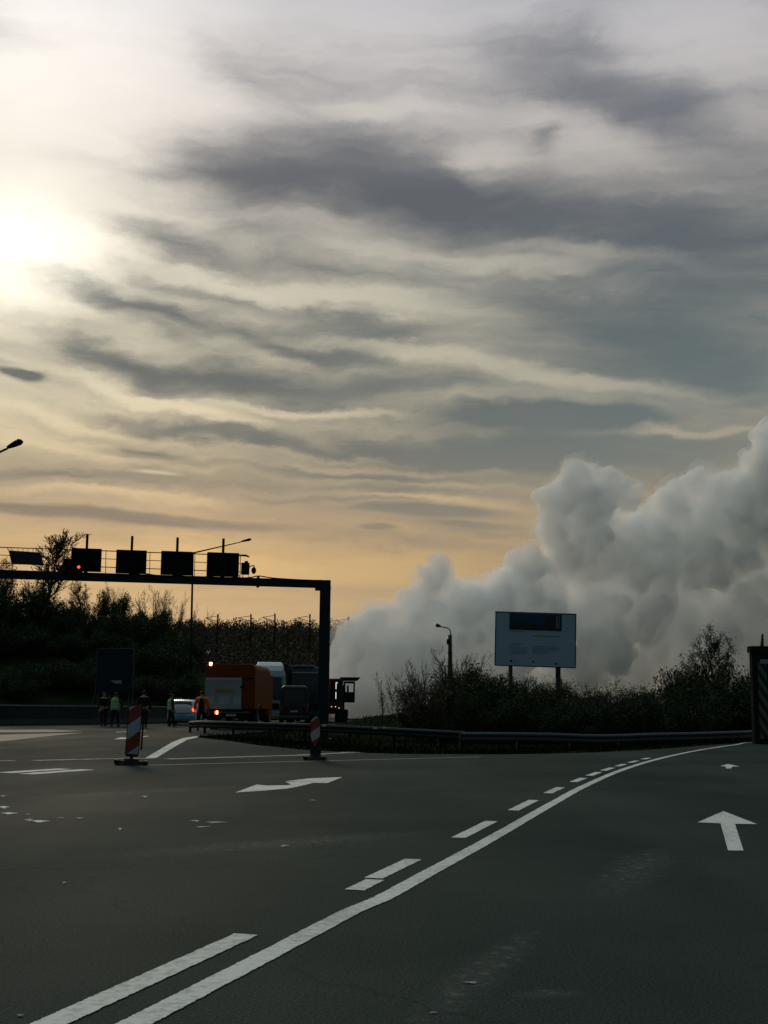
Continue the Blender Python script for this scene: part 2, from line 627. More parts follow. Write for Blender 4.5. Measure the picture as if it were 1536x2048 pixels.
# two-headed arrow lying across the lane
flat_px([(470, 1585), (513, 1569), (535, 1571), (575, 1570.2), (583, 1569), (570, 1563.3), (595, 1563), (572, 1562), (620, 1556.5), (685, 1554),
         (655, 1566), (627, 1565.5), (601, 1572), (575, 1577), (530, 1581)], 'lane_arrow', M['paint'], parent=road)


def px_line(pts, w, name, m, jag=0.01, n=8):
    P = smooth_pts([G(x, y).to_2d() for x, y in pts], n) if len(pts) > 2 else [G(*pts[0]).to_2d().lerp(G(*pts[1]).to_2d(), i / 12) for i in range(13)]
    return ribbon(P, w, name, m, jag=jag, parent=road)


px_line([(295, 1531), (500, 1525.5), (768, 1519), (960, 1514)], 0.16, 'thin_line', M['paint_worn'])
px_line([(333, 1518.5), (480, 1514), (600, 1510.5), (712, 1504.5)], 0.42, 'worn_line', M['paint_worn'], 0.06)
px_line([(70, 1521.5), (160, 1519), (240, 1517.5), (292, 1517)], 0.32, 'worn_line', M['paint_worn'], 0.07)
px_line([(-40, 1522), (30, 1521.5)], 0.3, 'worn_line', M['paint_worn'], 0.08)
px_line([(8, 1546), (130, 1538)], 0.34, 'double_line', M['paint'], 0.02)
px_line([(52, 1548.5), (176, 1539.5)], 0.34, 'double_line', M['paint'], 0.02)
flat_px([(289, 1517), (312, 1516), (352, 1492), (374, 1479.5), (396, 1474.5), (398, 1471.5), (366, 1476), (344, 1484.5)], 'chevron_bar', M['paint'], parent=road)
flat_px([(228, 1478.5), (240, 1475), (256, 1474.5), (254, 1478)], 'lane_mark', M['paint'], parent=road)
flat_px([(284, 1473), (297, 1471.7), (297, 1472.6), (284, 1474.5)], 'lane_mark', M['paint'], parent=road)
flat_px([(232, 1463.5), (292, 1461.5), (292, 1462.3), (232, 1465)], 'lane_mark', M['paint_worn'], parent=road)
flat_px([(-60, 1460), (100, 1459), (168, 1461.8), (110, 1464), (-60, 1465)], 'worn_hatching', M['paint_old'], parent=road)
flat_px([(-60, 1471), (90, 1467), (168, 1465.5), (118, 1470), (0, 1483), (-60, 1488)], 'worn_hatching', M['paint_old'], parent=road)
flat_px([(560, 1535), (640, 1531), (668, 1534), (600, 1540)], 'worn_patch', M['asphalt'], 0.003, parent=road)


def scrap(x, y, w, h, m):  # flat pale flakes: worn paint, and puddle glints of the sky painted in
    n = 11
    ph = random.random() * 6
    flat_px([(x + w / 2 * math.cos(t) * (0.6 + 0.4 * math.sin(3 * t + ph)), y + h / 2 * math.sin(t) * (0.7 + 0.3 * math.cos(2 * t + ph)))
             for t in [2 * math.pi * k / n for k in range(n)]], 'glint_and_paint_scrap', m, 0.006, road)


for s in [(8, 1614.5, 30, 5, 'paint'), (18, 1626.5, 44, 4, 'paint'), (57, 1628, 12, 3, 'paint_worn'), (60, 1640, 26, 7, 'paint_worn'), (78, 1642.5, 56, 4.5, 'paint'),  # clusters on the left are wet sky glints, put in as pale colour
          (122, 1635.5, 18, 3, 'paint_worn'), (159, 1636, 20, 3, 'paint_worn'), (240, 1658, 12, 6, 'paint_worn'), (392, 1641.5, 26, 4, 'paint_worn'), (430, 1644.5, 60, 4, 'paint_worn'),
          (404, 1653.5, 44, 3, 'paint_worn'), (290, 1593, 18, 4, 'paint_worn'), (568, 1691.5, 26, 5, 'paint_worn'), (626, 1600, 18, 3, 'paint_worn'),
          (944, 1964.5, 44, 4.5, 'paint_worn'), (6, 1592, 20, 3, 'paint_worn'), (866, 2024, 22, 4, 'paint_worn'), (128, 1765, 14, 5, 'paint_old'), (40, 2030, 20, 5, 'paint_old')]:
    scrap(s[0], s[1], s[2], s[3], M[s[4]])


# ------------------------------------------------------------------ guardrails
def w_profile():
    # W-beam section: (outwards, up)
    return [(0, 0.31), (0.03, 0.30), (0.08, 0.25), (0.08, 0.21), (0.02, 0.165), (0.02, 0.145), (0.08, 0.10), (0.08, 0.06), (0.03, 0.01), (0, 0)]


def guardrail(pts, label, z_low=-1.1, spacing=2.0, m=None):
    """pts: list of (point3 of the top edge)"""
    m = m or M['rail']
    root = empty('guardrail', Vector((pts[0].x, pts[0].y, tz(pts[0].x, pts[0].y))))
    base = root.location.copy()
    fine = smooth_pts(pts, 8)
    mb = MB()
    prof = w_profile()
    rings = []
    for i, p in enumerate(fine):
        d = (fine[min(i + 1, len(fine) - 1)] - fine[max(i - 1, 0)])
        d.z = 0
        d.normalize()
        n = Vector((d.y, -d.x, 0))
        ring = [p - base + n * a + Vector((0, 0, b - 0.31)) for a, b in prof] + [p - base + n * (a - 0.008) + Vector((0, 0, b - 0.31)) for a, b in prof[::-1]]
        rings.append(ring)
    mb.loft(rings)
    mb.build('rail_beam', m, root)
    acc = 0.0
    last = fine[0]
    first = True
    posts = []
    for p in fine:
        acc += (p - last).length
        last = p
        if first or acc >= spacing:
            acc = 0
            first = False
            q = p - base
            d = Vector((0, 0, 1))
            b = MB()
            zb = tz(p.x, p.y) - 0.1
            hgt = max(0.6, p.z - zb - 0.03)
            b.box((q.x - 0.0, q.y + 0.12, p.z - 0.03 - hgt / 2 - base.z), (0.10, 0.12, hgt))
            b.box((q.x, q.y + 0.03, q.z - 0.155), (0.10, 0.09, 0.14))
            b.build('post', M['dark'], root)
            posts.append(q)
    tag(root, label, 'guardrail', 'guardrails along the grass island')
    return root, base


far_rail = [at(x, y, Y) for x, y, Y in [(402, 1441, 55), (440, 1442, 53.5), (520, 1444.5, 52), (600, 1446.5, 50.5), (700, 1451, 49), (800, 1456, 47.5), (880, 1460, 46.5), (930, 1462.5, 46)]]
tip = far_rail[0] + Vector((-0.7, 1.5, -0.05))
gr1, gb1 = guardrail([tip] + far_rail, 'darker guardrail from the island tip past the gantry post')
near_rail = [at(x, y, Y) for x, y, Y in [(923, 1464.2, 43.5), (1000, 1464.5, 43.6), (1100, 1465.8, 44.2), (1180, 1468.6, 44.8), (1240, 1468.2, 45.3), (1300, 1466, 46), (1400, 1464, 47.5), (1480, 1461.5, 49.5), (1560, 1459.5, 52)]]
near_rail += [Vector((27, 60, 0.45)), Vector((36, 66, 0.45))]
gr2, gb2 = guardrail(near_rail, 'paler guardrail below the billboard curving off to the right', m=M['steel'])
for x, y, Y in [(411, 1440.5, 54.3), (492, 1444.5, 52), (570, 1447, 50.9), (588, 1447, 50.6), (648, 1452.5, 49.6), (750, 1457.5, 48), (769, 1456, 47.7)]:
    p = at(x, y, Y) - gb1
    b = MB()
    b.box((p.x, p.y - 0.05, p.z + 0.02), (0.13, 0.02, 0.07))
    b.build('reflector', M['reflective'], gr1)

# ------------------------------------------------------------------ left roadside barrier
bar = empty('roadside_barrier', (-21.5, 68.5, 0))
bpts = [(-60, 62), (-40, 66), (-28, 67.2), (-21.5, 68.5), (-17.5, 75), (-14.6, 82.5), (-12.8, 92), (-11.5, 100)]
bp = [Vector((x, y)) for x, y in bpts]
vs, fs = [], []
sec = [(-0.28, 0), (-0.26, 0.12), (-0.10, 0.35), (-0.07, 0.98), (0.07, 0.98), (0.10, 0.35), (0.26, 0.12), (0.28, 0)]
rings, cap_r = [], []
bs = smooth_pts(bp, 4)
for i, p in enumerate(bs):
    d = (bs[min(i + 1, len(bs) - 1)] - bs[max(i - 1, 0)]).normalized()
    n = Vector((-d.y, d.x))
    hz = 1.16 - 0.10 * i / len(bs)
    rings.append([Vector((p.x + n.x * a + 21.5, p.y + n.y * a - 68.5, b * hz - 0.05)) for a, b in sec])
    cap_r.append([Vector((p.x + n.x * a + 21.5, p.y + n.y * a - 68.5, b + hz * 0.98 - 0.05)) for a, b in [(-0.10, 0.003), (-0.10, 0.08), (0.10, 0.08), (0.10, 0.003)]])
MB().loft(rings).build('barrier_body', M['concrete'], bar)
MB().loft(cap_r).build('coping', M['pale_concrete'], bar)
tag(bar, 'long dark roadside barrier with pale top edge behind the left people', 'barrier')


# ------------------------------------------------------------------ striped beacons
def beacon(px, py, h_px, w, label, m, rz, style):
    base = G(px, py)
    s = (py - 1411) / CAM_H
    root = empty('traffic_beacon', base, rz)
    b = MB()
    # ribbed rubber foot
    fs_ = 1.0 if style == 'blade' else 0.74
    for (a, c, z0, z1) in [(0.36, 0.22, 0.0, 0.045), (0.30, 0.18, 0.045, 0.09), (0.17, 0.13, 0.09, 0.13)]:
        b.loft([[(x * a * fs_, y * c, z0) for x, y in oct8], [(x * a * 0.9 * fs_, y * c * 0.9, z1) for x, y in oct8]])
    for x in (-0.3, 0.3):
        b.box((x * fs_, 0, 0.06), (0.07, 0.28, 0.07))
    b.build('rubber_foot', M['rubber'], root)
    H = h_px / s
    if style == 'blade':
        z0 = 0.20
        poly = [(-w / 2, z0 + 0.02), (-w / 2 + 0.03, z0 - 0.03), (w / 2 - 0.03, z0 - 0.03), (w / 2, z0 + 0.02), (w / 2, H - 0.01), (w / 2 - 0.015, H), (w / 2 - 0.03, H - 0.015),
                (-w / 2 + 0.01, H - 0.07), (-w / 2, H - 0.09)]
        MB().slab(poly, 0.02).build('frame', M['black'], root)
        g = 0.014
        poly2 = [(-w / 2 + g, z0 + 0.02), (w / 2 - g, z0 + 0.02), (w / 2 - g, H - 0.02), (-w / 2 + g, H - 0.095)]
        MB().slab(poly2, 0.03).build('striped_panel', m, root)
        MB().box((0, 0, 0.13), (0.06, 0.05, 0.13)).build('socket', M['rubber'], root)
        MB().box((w / 2 + 0.035, 0.05, 0.55 * H), (0.03, 0.05, H * 0.62)).build('rear_stay', M['black'], root)
    else:
        # upright rubber-backed post with a pointed striped plate
        rings = []
        for z, a in [(0.08, 0.13), (0.2, 0.135), (0.40, 0.13), (0.6, 0.11), (H * 0.95, 0.08)]:
            rings.append([(x * a, 0.05 + y * 0.05, z) for x, y in oct8])
        MB().loft(rings).build('rubber_back', M['rubber'], root)
        w2 = w / 2
        poly = [(0.0, 0.30), (w2 * 0.55, 0.42), (w2, 0.52), (w2, H - 0.06), (w2 * 0.2, H), (-w2 * 0.1, H), (-w2, H - 0.10), (-w2, 0.56), (-w2 * 0.6, 0.40)]
        MB().slab(poly, 0.012, Matrix.Translation((0, -0.035, 0))).build('striped_plate', m, root)
        MB().slab([(x * 1.12, (z - 0.65) * 1.05 + 0.65) for x, z in poly], 0.01, Matrix.Translation((0, -0.012, 0))).build('frame', M['black'], root)
    tag(root, label, 'traffic beacon', 'red and white striped beacons on the road')
    return root


oct8 = [(math.cos(R(22.5 + 45 * k)), math.sin(R(22.5 + 45 * k))) for k in range(8)]
beacon(262, 1530, 121, 0.285, 'taller wide red and white beacon leaning beside the diagonal white bar', M['beacon'], 0.05, 'blade').rotation_euler = (0, R(2.2), 0.08)
beacon(630, 1521, 88, 0.215, 'shorter pointed red and white beacon in front of the gantry post', M['beacon_narrow'], -0.1, 'plate')

# ------------------------------------------------------------------ overhead gantry
GP = at(646, 1450, 54.0)
GP.z = tz(GP.x, GP.y)
gl = at(-60, 1450, 51.0)
gdir = Vector((gl.x - GP.x, gl.y - GP.y, 0)).normalized()
gnorm = Vector((gdir.y, -gdir.x, 0))
if gnorm.y > 0:
    gnorm = -gnorm                        # towards the camera


def gpt(px, py, o=0.0):                   # point on the gantry's own vertical plane, in the gantry's frame
    d = ray(px, py)
    q = GP + gnorm * o
    t = (q - EYE).dot(gnorm) / d.dot(gnorm)
    return EYE + d * t - GP


gan = empty('sign_gantry', GP)
tag(gan, 'dark overhead gantry with square lane signal boxes spanning the left lanes', 'gantry')
grz = math.atan2(-gdir.y, -gdir.x)


def gbox(mb, c, s):
    mb.box(c, s, grz)


# post (slightly tapered box section) and beam
bt = gpt(646, 1163).z
b = MB()
b.loft([[Vector((x * w, y * w, z)) for x, y in [(-1, -1), (1, -1), (1, 1), (-1, 1)]] for z, w in [(-0.3, 0.235), (bt + 0.05, 0.225)]])
b.box((0, 0, 0.02), (0.75, 0.75, 0.05))
b.build('post', M['gantry'], gan, bevel=0.015)
c_r, c_l = gpt(632, 1168), gpt(-60, 1146.5)
L_ = 26.0
dirb = (c_l - c_r).normalized()
b = MB()
rings = []
for t, hh in [(-0.25, 0.165), (0, 0.165), (8, 0.17), (L_, 0.19)]:
    c = c_r + dirb * t
    rings.append([c + gnorm * a * 0.14 + Vector((0, 0, e * hh)) for a, e in [(-1, -1), (1, -1), (1, 1), (-1, 1)]])
b.loft(rings)
b.build('beam', M['gantry'], gan, bevel=0.012)
b = MB()
cc = gpt(638, 1170)
b.box((cc.x, cc.y, cc.z - 0.06), (0.30, 0.34, 0.36), grz)
b.build('corner_bracket', M['gantry'], gan, bevel=0.02)
b = MB()
c = gpt(516, 1164)
gbox(b, c, (0.09, 0.40, 0.46))
b.build('beam_joint', M['dark'], gan, bevel=0.01)
# left supporting post out of the frame
lp = c_r + dirb * (L_ - 0.2)
MB().box((lp.x, lp.y, lp.z / 2), (0.45, 0.45, lp.z), grz).build('post', M['gantry'], gan)

# railing: three horizontal tubes, uprights
for y_l, y_r, r in [(1092.5, 1111.5, 0.022), (1108, 1127.5, 0.016), (1124.5, 1144, 0.020)]:
    MB().tube([gpt(-60, y_l, -0.25), gpt(497 if r > 0.021 else 484, y_r, -0.25)], r, 6).build('railing', M['dark'], gan)
for px in [22, 84, 136, 212, 300, 390, 481]:
    t = (px + 60) / 557
    MB().tube([gpt(px, 1093 + 19 * t, -0.25), gpt(px + (3 if px < 30 else -1), 1148 + 12 * t, -0.25)], 0.014, 6).build('upright', M['dark'], gan)
MB().tube([gpt(476, 1110.5, -0.25), gpt(492, 1111, -0.25), gpt(499, 1114.5, -0.25)], [0.035, 0.05, 0.02], 6).build('rail_end', M['dark'], gan)


def display(x0, y0, x1, y1, mast=None):
    a, c = gpt(x0, y1, 0.05), gpt(x1, y0, 0.05)
    mid = (gpt((x0 + x1) / 2, y0, 0.05) + gpt((x0 + x1) / 2, y1, 0.05)) / 2
    w = (Vector((c.x - a.x, c.y - a.y))).length
    h = gpt((x0 + x1) / 2, y0, 0.05).z - gpt((x0 + x1) / 2, y1, 0.05).z
    o = empty('lane_signal', (0, 0, 0))
    bpy.data.objects.remove(o)
    b = MB()
    b.box((0, 0, 0), (w, 0.26, h), 0)
    body = b.build('lane_signal', M['black'], gan, bevel=0.02)
    body.location = mid
    body.rotation_euler = (0, 0, grz)
    f = MB()                                     # raised lip round the face
    t = 0.05
    for cx, cz, sx, sz in [(0, h / 2 - t / 2, w, t), (0, -h / 2 + t / 2, w, t), (-w / 2 + t / 2, 0, t, h - 2 * t), (w / 2 - t / 2, 0, t, h - 2 * t)]:
        f.box((cx, -0.16, cz), (sx - 0.004, 0.055, sz - 0.004))
    f.build('visor', M['dark'], body)
    MB().box((0, -0.134, 0), (w - 0.12, 0.006, h - 0.12)).build('face', M['black'], body)
    k = MB()
    k.box((0, 0.0, -h / 2 - 0.09), (0.16, 0.16, 0.20))
    k.build('bracket', M['dark'], body)
    if mast:
        top = gpt(mast[0], mast[1], 0.05) - mid
        bt_ = h / 2
        MB().box((0.0, 0, bt_ + (top.z - bt_) / 2 - 0.02), (0.105, 0.09, top.z - bt_ + 0.04)).build('mast', M['dark'], body)
    return body, w, h


display(141, 1097.5, 204, 1143, (172, 1068))
d2, w2_, h2_ = display(231, 1101, 294, 1147, (263, 1072))
display(321, 1103.5, 386, 1150, (355, 1075))
display(413, 1106, 478, 1153, (445, 1077))
# smaller box with a lit red lamp in front of the first signal
a = gpt(146, 1133, 0.35)
sb = MB().box((0, 0, 0), (0.80, 0.30, 0.62)).build('signal_box', M['black'], gan, bevel=0.02)
sb.location = a
sb.rotation_euler = (0, 0, grz)
MB().ball((0.235, -0.155, -0.03), 0.062, 12, 8, (1, 0.5, 1)).build('red_light', lamp_mat('signal_red', (1.0, 0.10, 0.05), 1.6), sb, True)
hd = MB()
hd.tube([(0.235, -0.15, -0.03), (0.235, -0.26, -0.03)], 0.085, 12, False)
# tilted board seen edge-on to the left
pts4 = [gpt(17, 1101, 0.2), gpt(80, 1105, 0.2), gpt(87, 1131, 0.5), gpt(23, 1128, 0.5)]
b = MB()
n4 = Vector((0, 0.10, 0.02))
b.loft([pts4, [p + n4 for p in pts4]])
b.build('tilted_board', M['dark'], gan)
for i in range(7):
    p = gpt(26 + i * 10, 1098, -0.1)
    q = gpt(26 + i * 10, 1104, 0.2)
    MB().tube([p, q], 0.012, 5).build('strut', M['dark'], gan)
MB().tube([gpt(15, 1096, -0.2), gpt(20, 1106, 0.2), gpt(26, 1130, 0.5)], 0.018, 6).build('strut', M['dark'], gan)
# cables
MB().tube(smooth_pts([gpt(x, y, 0.16) for x, y in [(250, 1150), (285, 1147), (320, 1151.5), (355, 1151.5), (400, 1154), (445, 1151), (480, 1155.5), (500, 1155), (518, 1152), (545, 1156), (590, 1159),
          (625, 1160.5), (645, 1161), (656, 1164), (660.5, 1172), (660, 1186)]], 4), 0.026, 6).build('cable', M['black'], gan, True)
MB().tube(smooth_pts([gpt(x, y, 0.1) for x, y in [(640, 1161.5), (654, 1166), (659, 1176), (657, 1200), (656.5, 1240), (655.5, 1290), (656, 1330)]], 5), 0.022, 6).build('cable', M['black'], gan, True)
# control cabinet and dome camera beside the last signal
cb = MB().box((0, 0, 0), (0.34, 0.28, 0.50)).build('control_cabinet', M['dark'], gan, bevel=0.02)
cb.location = gpt(490.5, 1137.5)
cb.rotation_euler = (0, 0, grz)
MB().box((0.04, 0, 0.29), (0.14, 0.14, 0.08)).build('cap', M['dark'], cb)
MB().box((0.10, -0.146, 0), (0.02, 0.01, 0.34)).build('hinge', M['steel'], cb)
MB().tube(smooth_pts([gpt(x, y) for x, y in [(498, 1136), (500, 1133), (504, 1131.5), (508, 1131.8), (508.5, 1135)]], 4), 0.025, 6).build('camera_arm', M['dark'], gan, True)
MB().tube(smooth_pts([gpt(x, y) for x, y in [(497, 1150), (498, 1153), (494, 1156), (489, 1156)]], 4), 0.014, 6).build('cable', M['black'], gan, True)
MB().tube([gpt(486, 1150), gpt(485, 1158)], 0.02, 6).build('strut', M['dark'], gan)
MB().tube([gpt(479, 1150), gpt(480, 1158)], 0.02, 6).build('strut', M['dark'], gan)
dc = MB().ball((0, 0, 0), 0.105, 12, 9, (1, 1, 1.45)).build('dome_camera', M['dark'], gan, True)
dc.location = gpt(507.5, 1141)


# ------------------------------------------------------------------ street lamps
def lamp_head(name, p, d, ln, parent, m):
    """flattened cobra head from p along d"""
    d = d.normalized()
    side = d.cross(Vector((0, 0, 1))).normalized()
    up = side.cross(d)
    rings = []
    for t, w, h in [(0, 0.05, 0.05), (0.12, 0.09, 0.07), (0.45, 0.15, 0.10), (0.8, 0.17, 0.12), (0.95, 0.12, 0.07), (1.0, 0.06, 0.01)]:
        c = p + d * ln * t + up * 0.02
        rings.append([c + side * w * math.cos(k * math.pi / 5) + up * h * math.sin(k * math.pi / 5) * (1 if math.sin(k * math.pi / 5) > 0 else 0.7) for k in range(10)])
    return MB().loft(rings).build(name, m, parent, True)


def tall_lamp(base, elbow, tip, head_len, label):
    root = empty('street_lamp', base)
    e, t = elbow - base, tip - base
    MB().tube([(0, 0, 0), (0, 0, e.z * 0.4), (e.x, e.y, e.z)], [0.11, 0.09, 0.065], 10).build('pole', M['steel_dark'] if 'steel_dark' in M else M['dark'], root, True)
    MB().box((0, 0, 0.5), (0.20, 0.16, 1.0)).build('pole_base', M['dark'], root, bevel=0.01)
    MB().tube([e, e.lerp(t, 0.5), t], [0.06, 0.045, 0.035], 8).build('arm', M['dark'], root, True)
    lamp_head('lamp_head', t, (t - e), head_len, root, M['dark'])
    tag(root, label, 'street lamp', 'tall road lamps on the left')
    return root


lb = at(377, 1440, 92)
lb.z = tz(lb.x, lb.y)
tall_lamp(lb, at(386, 1106, 92), at(482, 1084, 92), 0.8, 'tall street lamp rising behind the gantry beam with its arm pointing right')
lb2 = at(-75, 1440, 38)
lb2.z = 0
tall_lamp(lb2, at(-70, 935, 38), at(15, 897, 38), 0.52, 'street lamp cut off by the left edge above the gantry')

lp0 = at(901, 1445, 64)
lp0.z = tz(lp0.x, lp0.y)
rl = empty('street_lamp', lp0)
tp = at(900, 1270, 64) - lp0
MB().tube([(0, 0, 0), (tp.x * 0.5, tp.y, tp.z * 0.5), tp], [0.15, 0.125, 0.095], 10).build('pole', M['wood'], rl, True)
MB().box((tp.x - 0.10, tp.y - 0.1, tp.z - 0.35), (0.14, 0.18, 0.26)).build('fuse_box', M['dark'], rl, bevel=0.01)
MB().box((tp.x, tp.y, tp.z - 0.9), (0.25, 0.25, 0.05)).build('collar', M['dark'], rl)
MB().tube(smooth_pts([at(x, y, 64) - lp0 for x, y in [(901, 1290), (901.5, 1270), (900, 1261), (895.5, 1256.5), (888, 1254.5), (880, 1253.3)]], 4), 0.028, 6).build('arm', M['dark'], rl, True)
lamp_head('lamp_head', at(881, 1253.5, 64) - lp0, Vector((-1, 0, 0.18)), 0.26, rl, M['dark']).scale = (1, 1, 1)
tag(rl, 'rough pole lamp with small curved arm beside the billboard', 'street lamp')

# ------------------------------------------------------------------ billboard
BY = 68.0
tl, tr, br, bl = at(992, 1223, BY), at(1152, 1229, BY), at(1150, 1336.5, BY), at(989.5, 1329.5, BY)
bc = (tl + tr + br + bl) / 4
bw = ((tr - tl).length + (br - bl).length) / 2
bh = ((tl - bl).length + (tr - br).length) / 2
g0 = Vector((bc.x, BY, tz(bc.x, BY)))
bb = empty('billboard', g0)
tag(bb, 'white information billboard with dark blue picture strip on two posts', 'billboard')
tilt = Matrix.Translation(bc - g0) @ Matrix.Rotation(0.022, 4, 'Y')
face = MB().box((0, 0, 0), (bw, 0.08, bh)).build('board', M['sign_white'], bb)
face.matrix_local = tilt
fr = MB()
for cx, cz, sx, sz in [(0, bh / 2, bw + 0.06, 0.05), (0, -bh / 2, bw + 0.06, 0.05), (-bw / 2, 0, 0.05, bh), (bw / 2, 0, 0.05, bh)]:
    fr.box((cx, 0, cz), (sx, 0.12, sz))
fr.build('frame', M['dark'], face)


def bxz(px, py):                          # billboard-face coordinates
    u = (px - 992) / (1151 - 992)
    v = (py - (1223 + 6 * u)) / 107.0
    return (u - 0.5) * bw, (0.5 - v) * bh


def sheet(name, x0, y0, x1, y1, m, th=0.006, out=0.047):
    a, c = bxz(x0, y0), bxz(x1, y1)
    ym = 0
    a, c = ((x0 - 992) / 159 - 0.5) * bw, ((x1 - 992) / 159 - 0.5) * bw
    z0 = (0.5 - (y0 - 1226) / 107) * bh
    z1 = (0.5 - (y1 - 1226) / 107) * bh
    return MB().box(((a + c) / 2, -out, (z0 + z1) / 2), (c - a, th, z0 - z1)).build(name, m, face)


pic = sheet('picture', 1019, 1228, 1123, 1261, M['photo_sky'], 0.008, 0.048)
zz = lambda y: (0.5 - (y - 1226) / 107) * bh
xx = lambda x: ((x - 992) / 159 - 0.5) * bw
MB().slab([(xx(1020), zz(1260.5)), (xx(1122), zz(1260.5)), (xx(1122), zz(1229)), (xx(1100), zz(1229)), (xx(1092), zz(1235)), (xx(1086), zz(1250)), (xx(1080), zz(1253)), (xx(1068), zz(1248)),
           (xx(1048), zz(1247)), (xx(1020), zz(1250))], 0.006, Matrix.Translation((0, -0.055, 0))).build('hill_silhouette', M['photo_hill'], pic)
for i in range(3):
    MB().box((xx(1112 + 3 * i), -0.061, zz(1243)), (0.03, 0.004, 0.7)).build('pale_trunk', M['print_grey'], pic)
txt = sheet('text_lines', 1066, 1270.5, 1120, 1273.5, M['print_grey'])
for (x0, y0, x1, y1) in [(1022, 1288, 1044, 1289.6), (1022, 1291.5, 1040, 1293), (1022, 1296, 1056, 1297.5), (1022, 1301, 1058, 1302.2), (1022, 1304.5, 1056, 1305.8), (1022, 1308, 1055, 1309.3),
                         (1066, 1292, 1117, 1293.3), (1066, 1295.5, 1120, 1296.8), (1066, 1299, 1118, 1300.3), (1066, 1302.5, 1102, 1303.8), (1066, 1306, 1098, 1307.2), (1020, 1263, 1050, 1264.5)]:
    sheet('text_lines', x0, y0, x1, y1, M['print_grey'])
for (x, y, w) in [(1024, 1323, 6), (1067, 1324, 4), (1113, 1326, 5)]:
    b = MB()
    b.slab([(xx(x - w / 2), zz(y + 2)), (xx(x + w / 2), zz(y + 2)), (xx(x + w / 2), zz(y)), (xx(x + w * 0.1), zz(y - 2)), (xx(x - w / 2), zz(y - 1.6))], 0.006, Matrix.Translation((0, -0.047, 0)))
    b.build('emblem', M['print_dark'], face)
sheet('text_lines', 1030, 1322.5, 1038, 1323.6, M['print_grey'])
for px in (1021, 1116):
    p = at(px, 1340, BY + 0.15) - g0
    MB().box((p.x, p.y, (bc.z - g0.z) / 2), (0.26 if px > 1100 else 0.20, 0.18, bc.z - g0.z + 0.6)).build('support_post', M['concrete'], bb, bevel=0.01)
MB().box((bc.x - g0.x, 0.13, bc.z - g0.z - bh * 0.3), (bw * 0.9, 0.08, 0.12)).build('back_rail', M['dark'], bb)
MB().box((bc.x - g0.x, 0.13, bc.z - g0.z + bh * 0.3), (bw * 0.9, 0.08, 0.12)).build('back_rail', M['dark'], bb)

# ------------------------------------------------------------------ large blue road sign on lattice legs
sy = 76.0
sp0 = at(226, 1430, sy)
sp0.z = tz(sp0.x, sp0.y)
bs_ = empty('direction_sign', sp0)
a, c = at(192, 1385, sy) - sp0, at(266, 1297, sy) - sp0
MB().box(((a.x + c.x) / 2, 0, (a.z + c.z) / 2), (c.x - a.x, 0.06, c.z - a.z)).build('sign_panel', M['sign_blue'], bs_, bevel=0.01)
MB().slab([(-0.32, 0), (0.05, -0.2), (0.22, -0.16), (0.36, -0.22), (0.36, 0.02)], 0.01, Matrix.Translation(((a.x + c.x) / 2 + 0.1, -0.04, a.z + 0.72))).build('pale_mark', M['print_grey'], bs_)
for px in (192, 262):
    for k, dx in enumerate((-2, 3)):
        q = at(px + dx, 1400, sy) - sp0
        MB().tube([(q.x - (0.35 if k == 0 else 0), 0.05, -0.1), (q.x, 0.06, 2.2), (q.x, 0.06, c.z)], 0.035, 6).build('leg', M['steel'], bs_)
    q = at(px, 1400, sy) - sp0
    for i in range(8):
        z = 0.4 + i * 0.55
        MB().tube([(q.x - 0.12, 0.06, z), (q.x + 0.12, 0.06, z + 0.3)], 0.014, 5).build('brace', M['steel'], bs_)
tag(bs_, 'tall dark blue road sign on lattice legs against the hillside', 'road sign')

# ------------------------------------------------------------------ striped portal pier at the right edge
py0 = 47.0
pr = at(1504, 1480, py0)
pr.z = tz(pr.x, pr.y) - 0.05
pr.x += 0.06
pier = empty('bridge_pier', pr)
wz = (at(1504, 1300, py0) - pr).z
MB().box((1.25, 0.2, wz / 2 - 0.1), (2.4, 0.36, wz), 0).build('pier_body', M['concrete_dark'] if 'concrete_dark' in M else M['dark'], pier, bevel=0.02)
MB().box((1.25, 0.2, wz + 0.03), (2.52, 0.5, 0.24), 0).build('coping', M['concrete_dark'], pier, bevel=0.03)
hb = MB().box((0.40, -0.03, 0), (0.34, 0.05, wz * 0.80)).build('hazard_board', M['hazard'], pier)
hb.location = (0, 0, wz * 0.48)
MB().box((0.50, -0.06, wz * 0.88), (0.35, 0.04, 0.16)).build('number_plate', M['print_grey'], pier)
tag(pier, 'dark capped pier with slanting pale hazard stripes at the right edge', 'pier')
pp = at(1524, 1300, 60)
MB().tube([(pp.x, 60, tz(pp.x, 60) - 0.1), (pp.x, 60, pp.z), tuple(at(1525, 1268, 60))], [0.13, 0.10, 0.05], 8).build('utility_pole', M['wood'], None, True)
tag(bpy.data.objects['utility_pole'], 'faint thin pole rising behind the striped pier', 'pole')


# ------------------------------------------------------------------ wheels
def wheel(parent, c, r, w, name='wheel'):
    o = MB().tube([(-w / 2, 0, 0), (-w / 2 + 0.03, 0, 0), (w / 2 - 0.03, 0, 0), (w / 2, 0, 0)], [r * 0.93, r, r, r * 0.93], 20).build(name, M['rubber'], parent, True)
    o.location = c
    for s in (-1, 1):
        MB().tube([(s * (w / 2 - 0.01), 0, 0), (s * (w / 2 + 0.012), 0, 0)], r * 0.55, 16).build('rim', M['steel'], o)
    return o


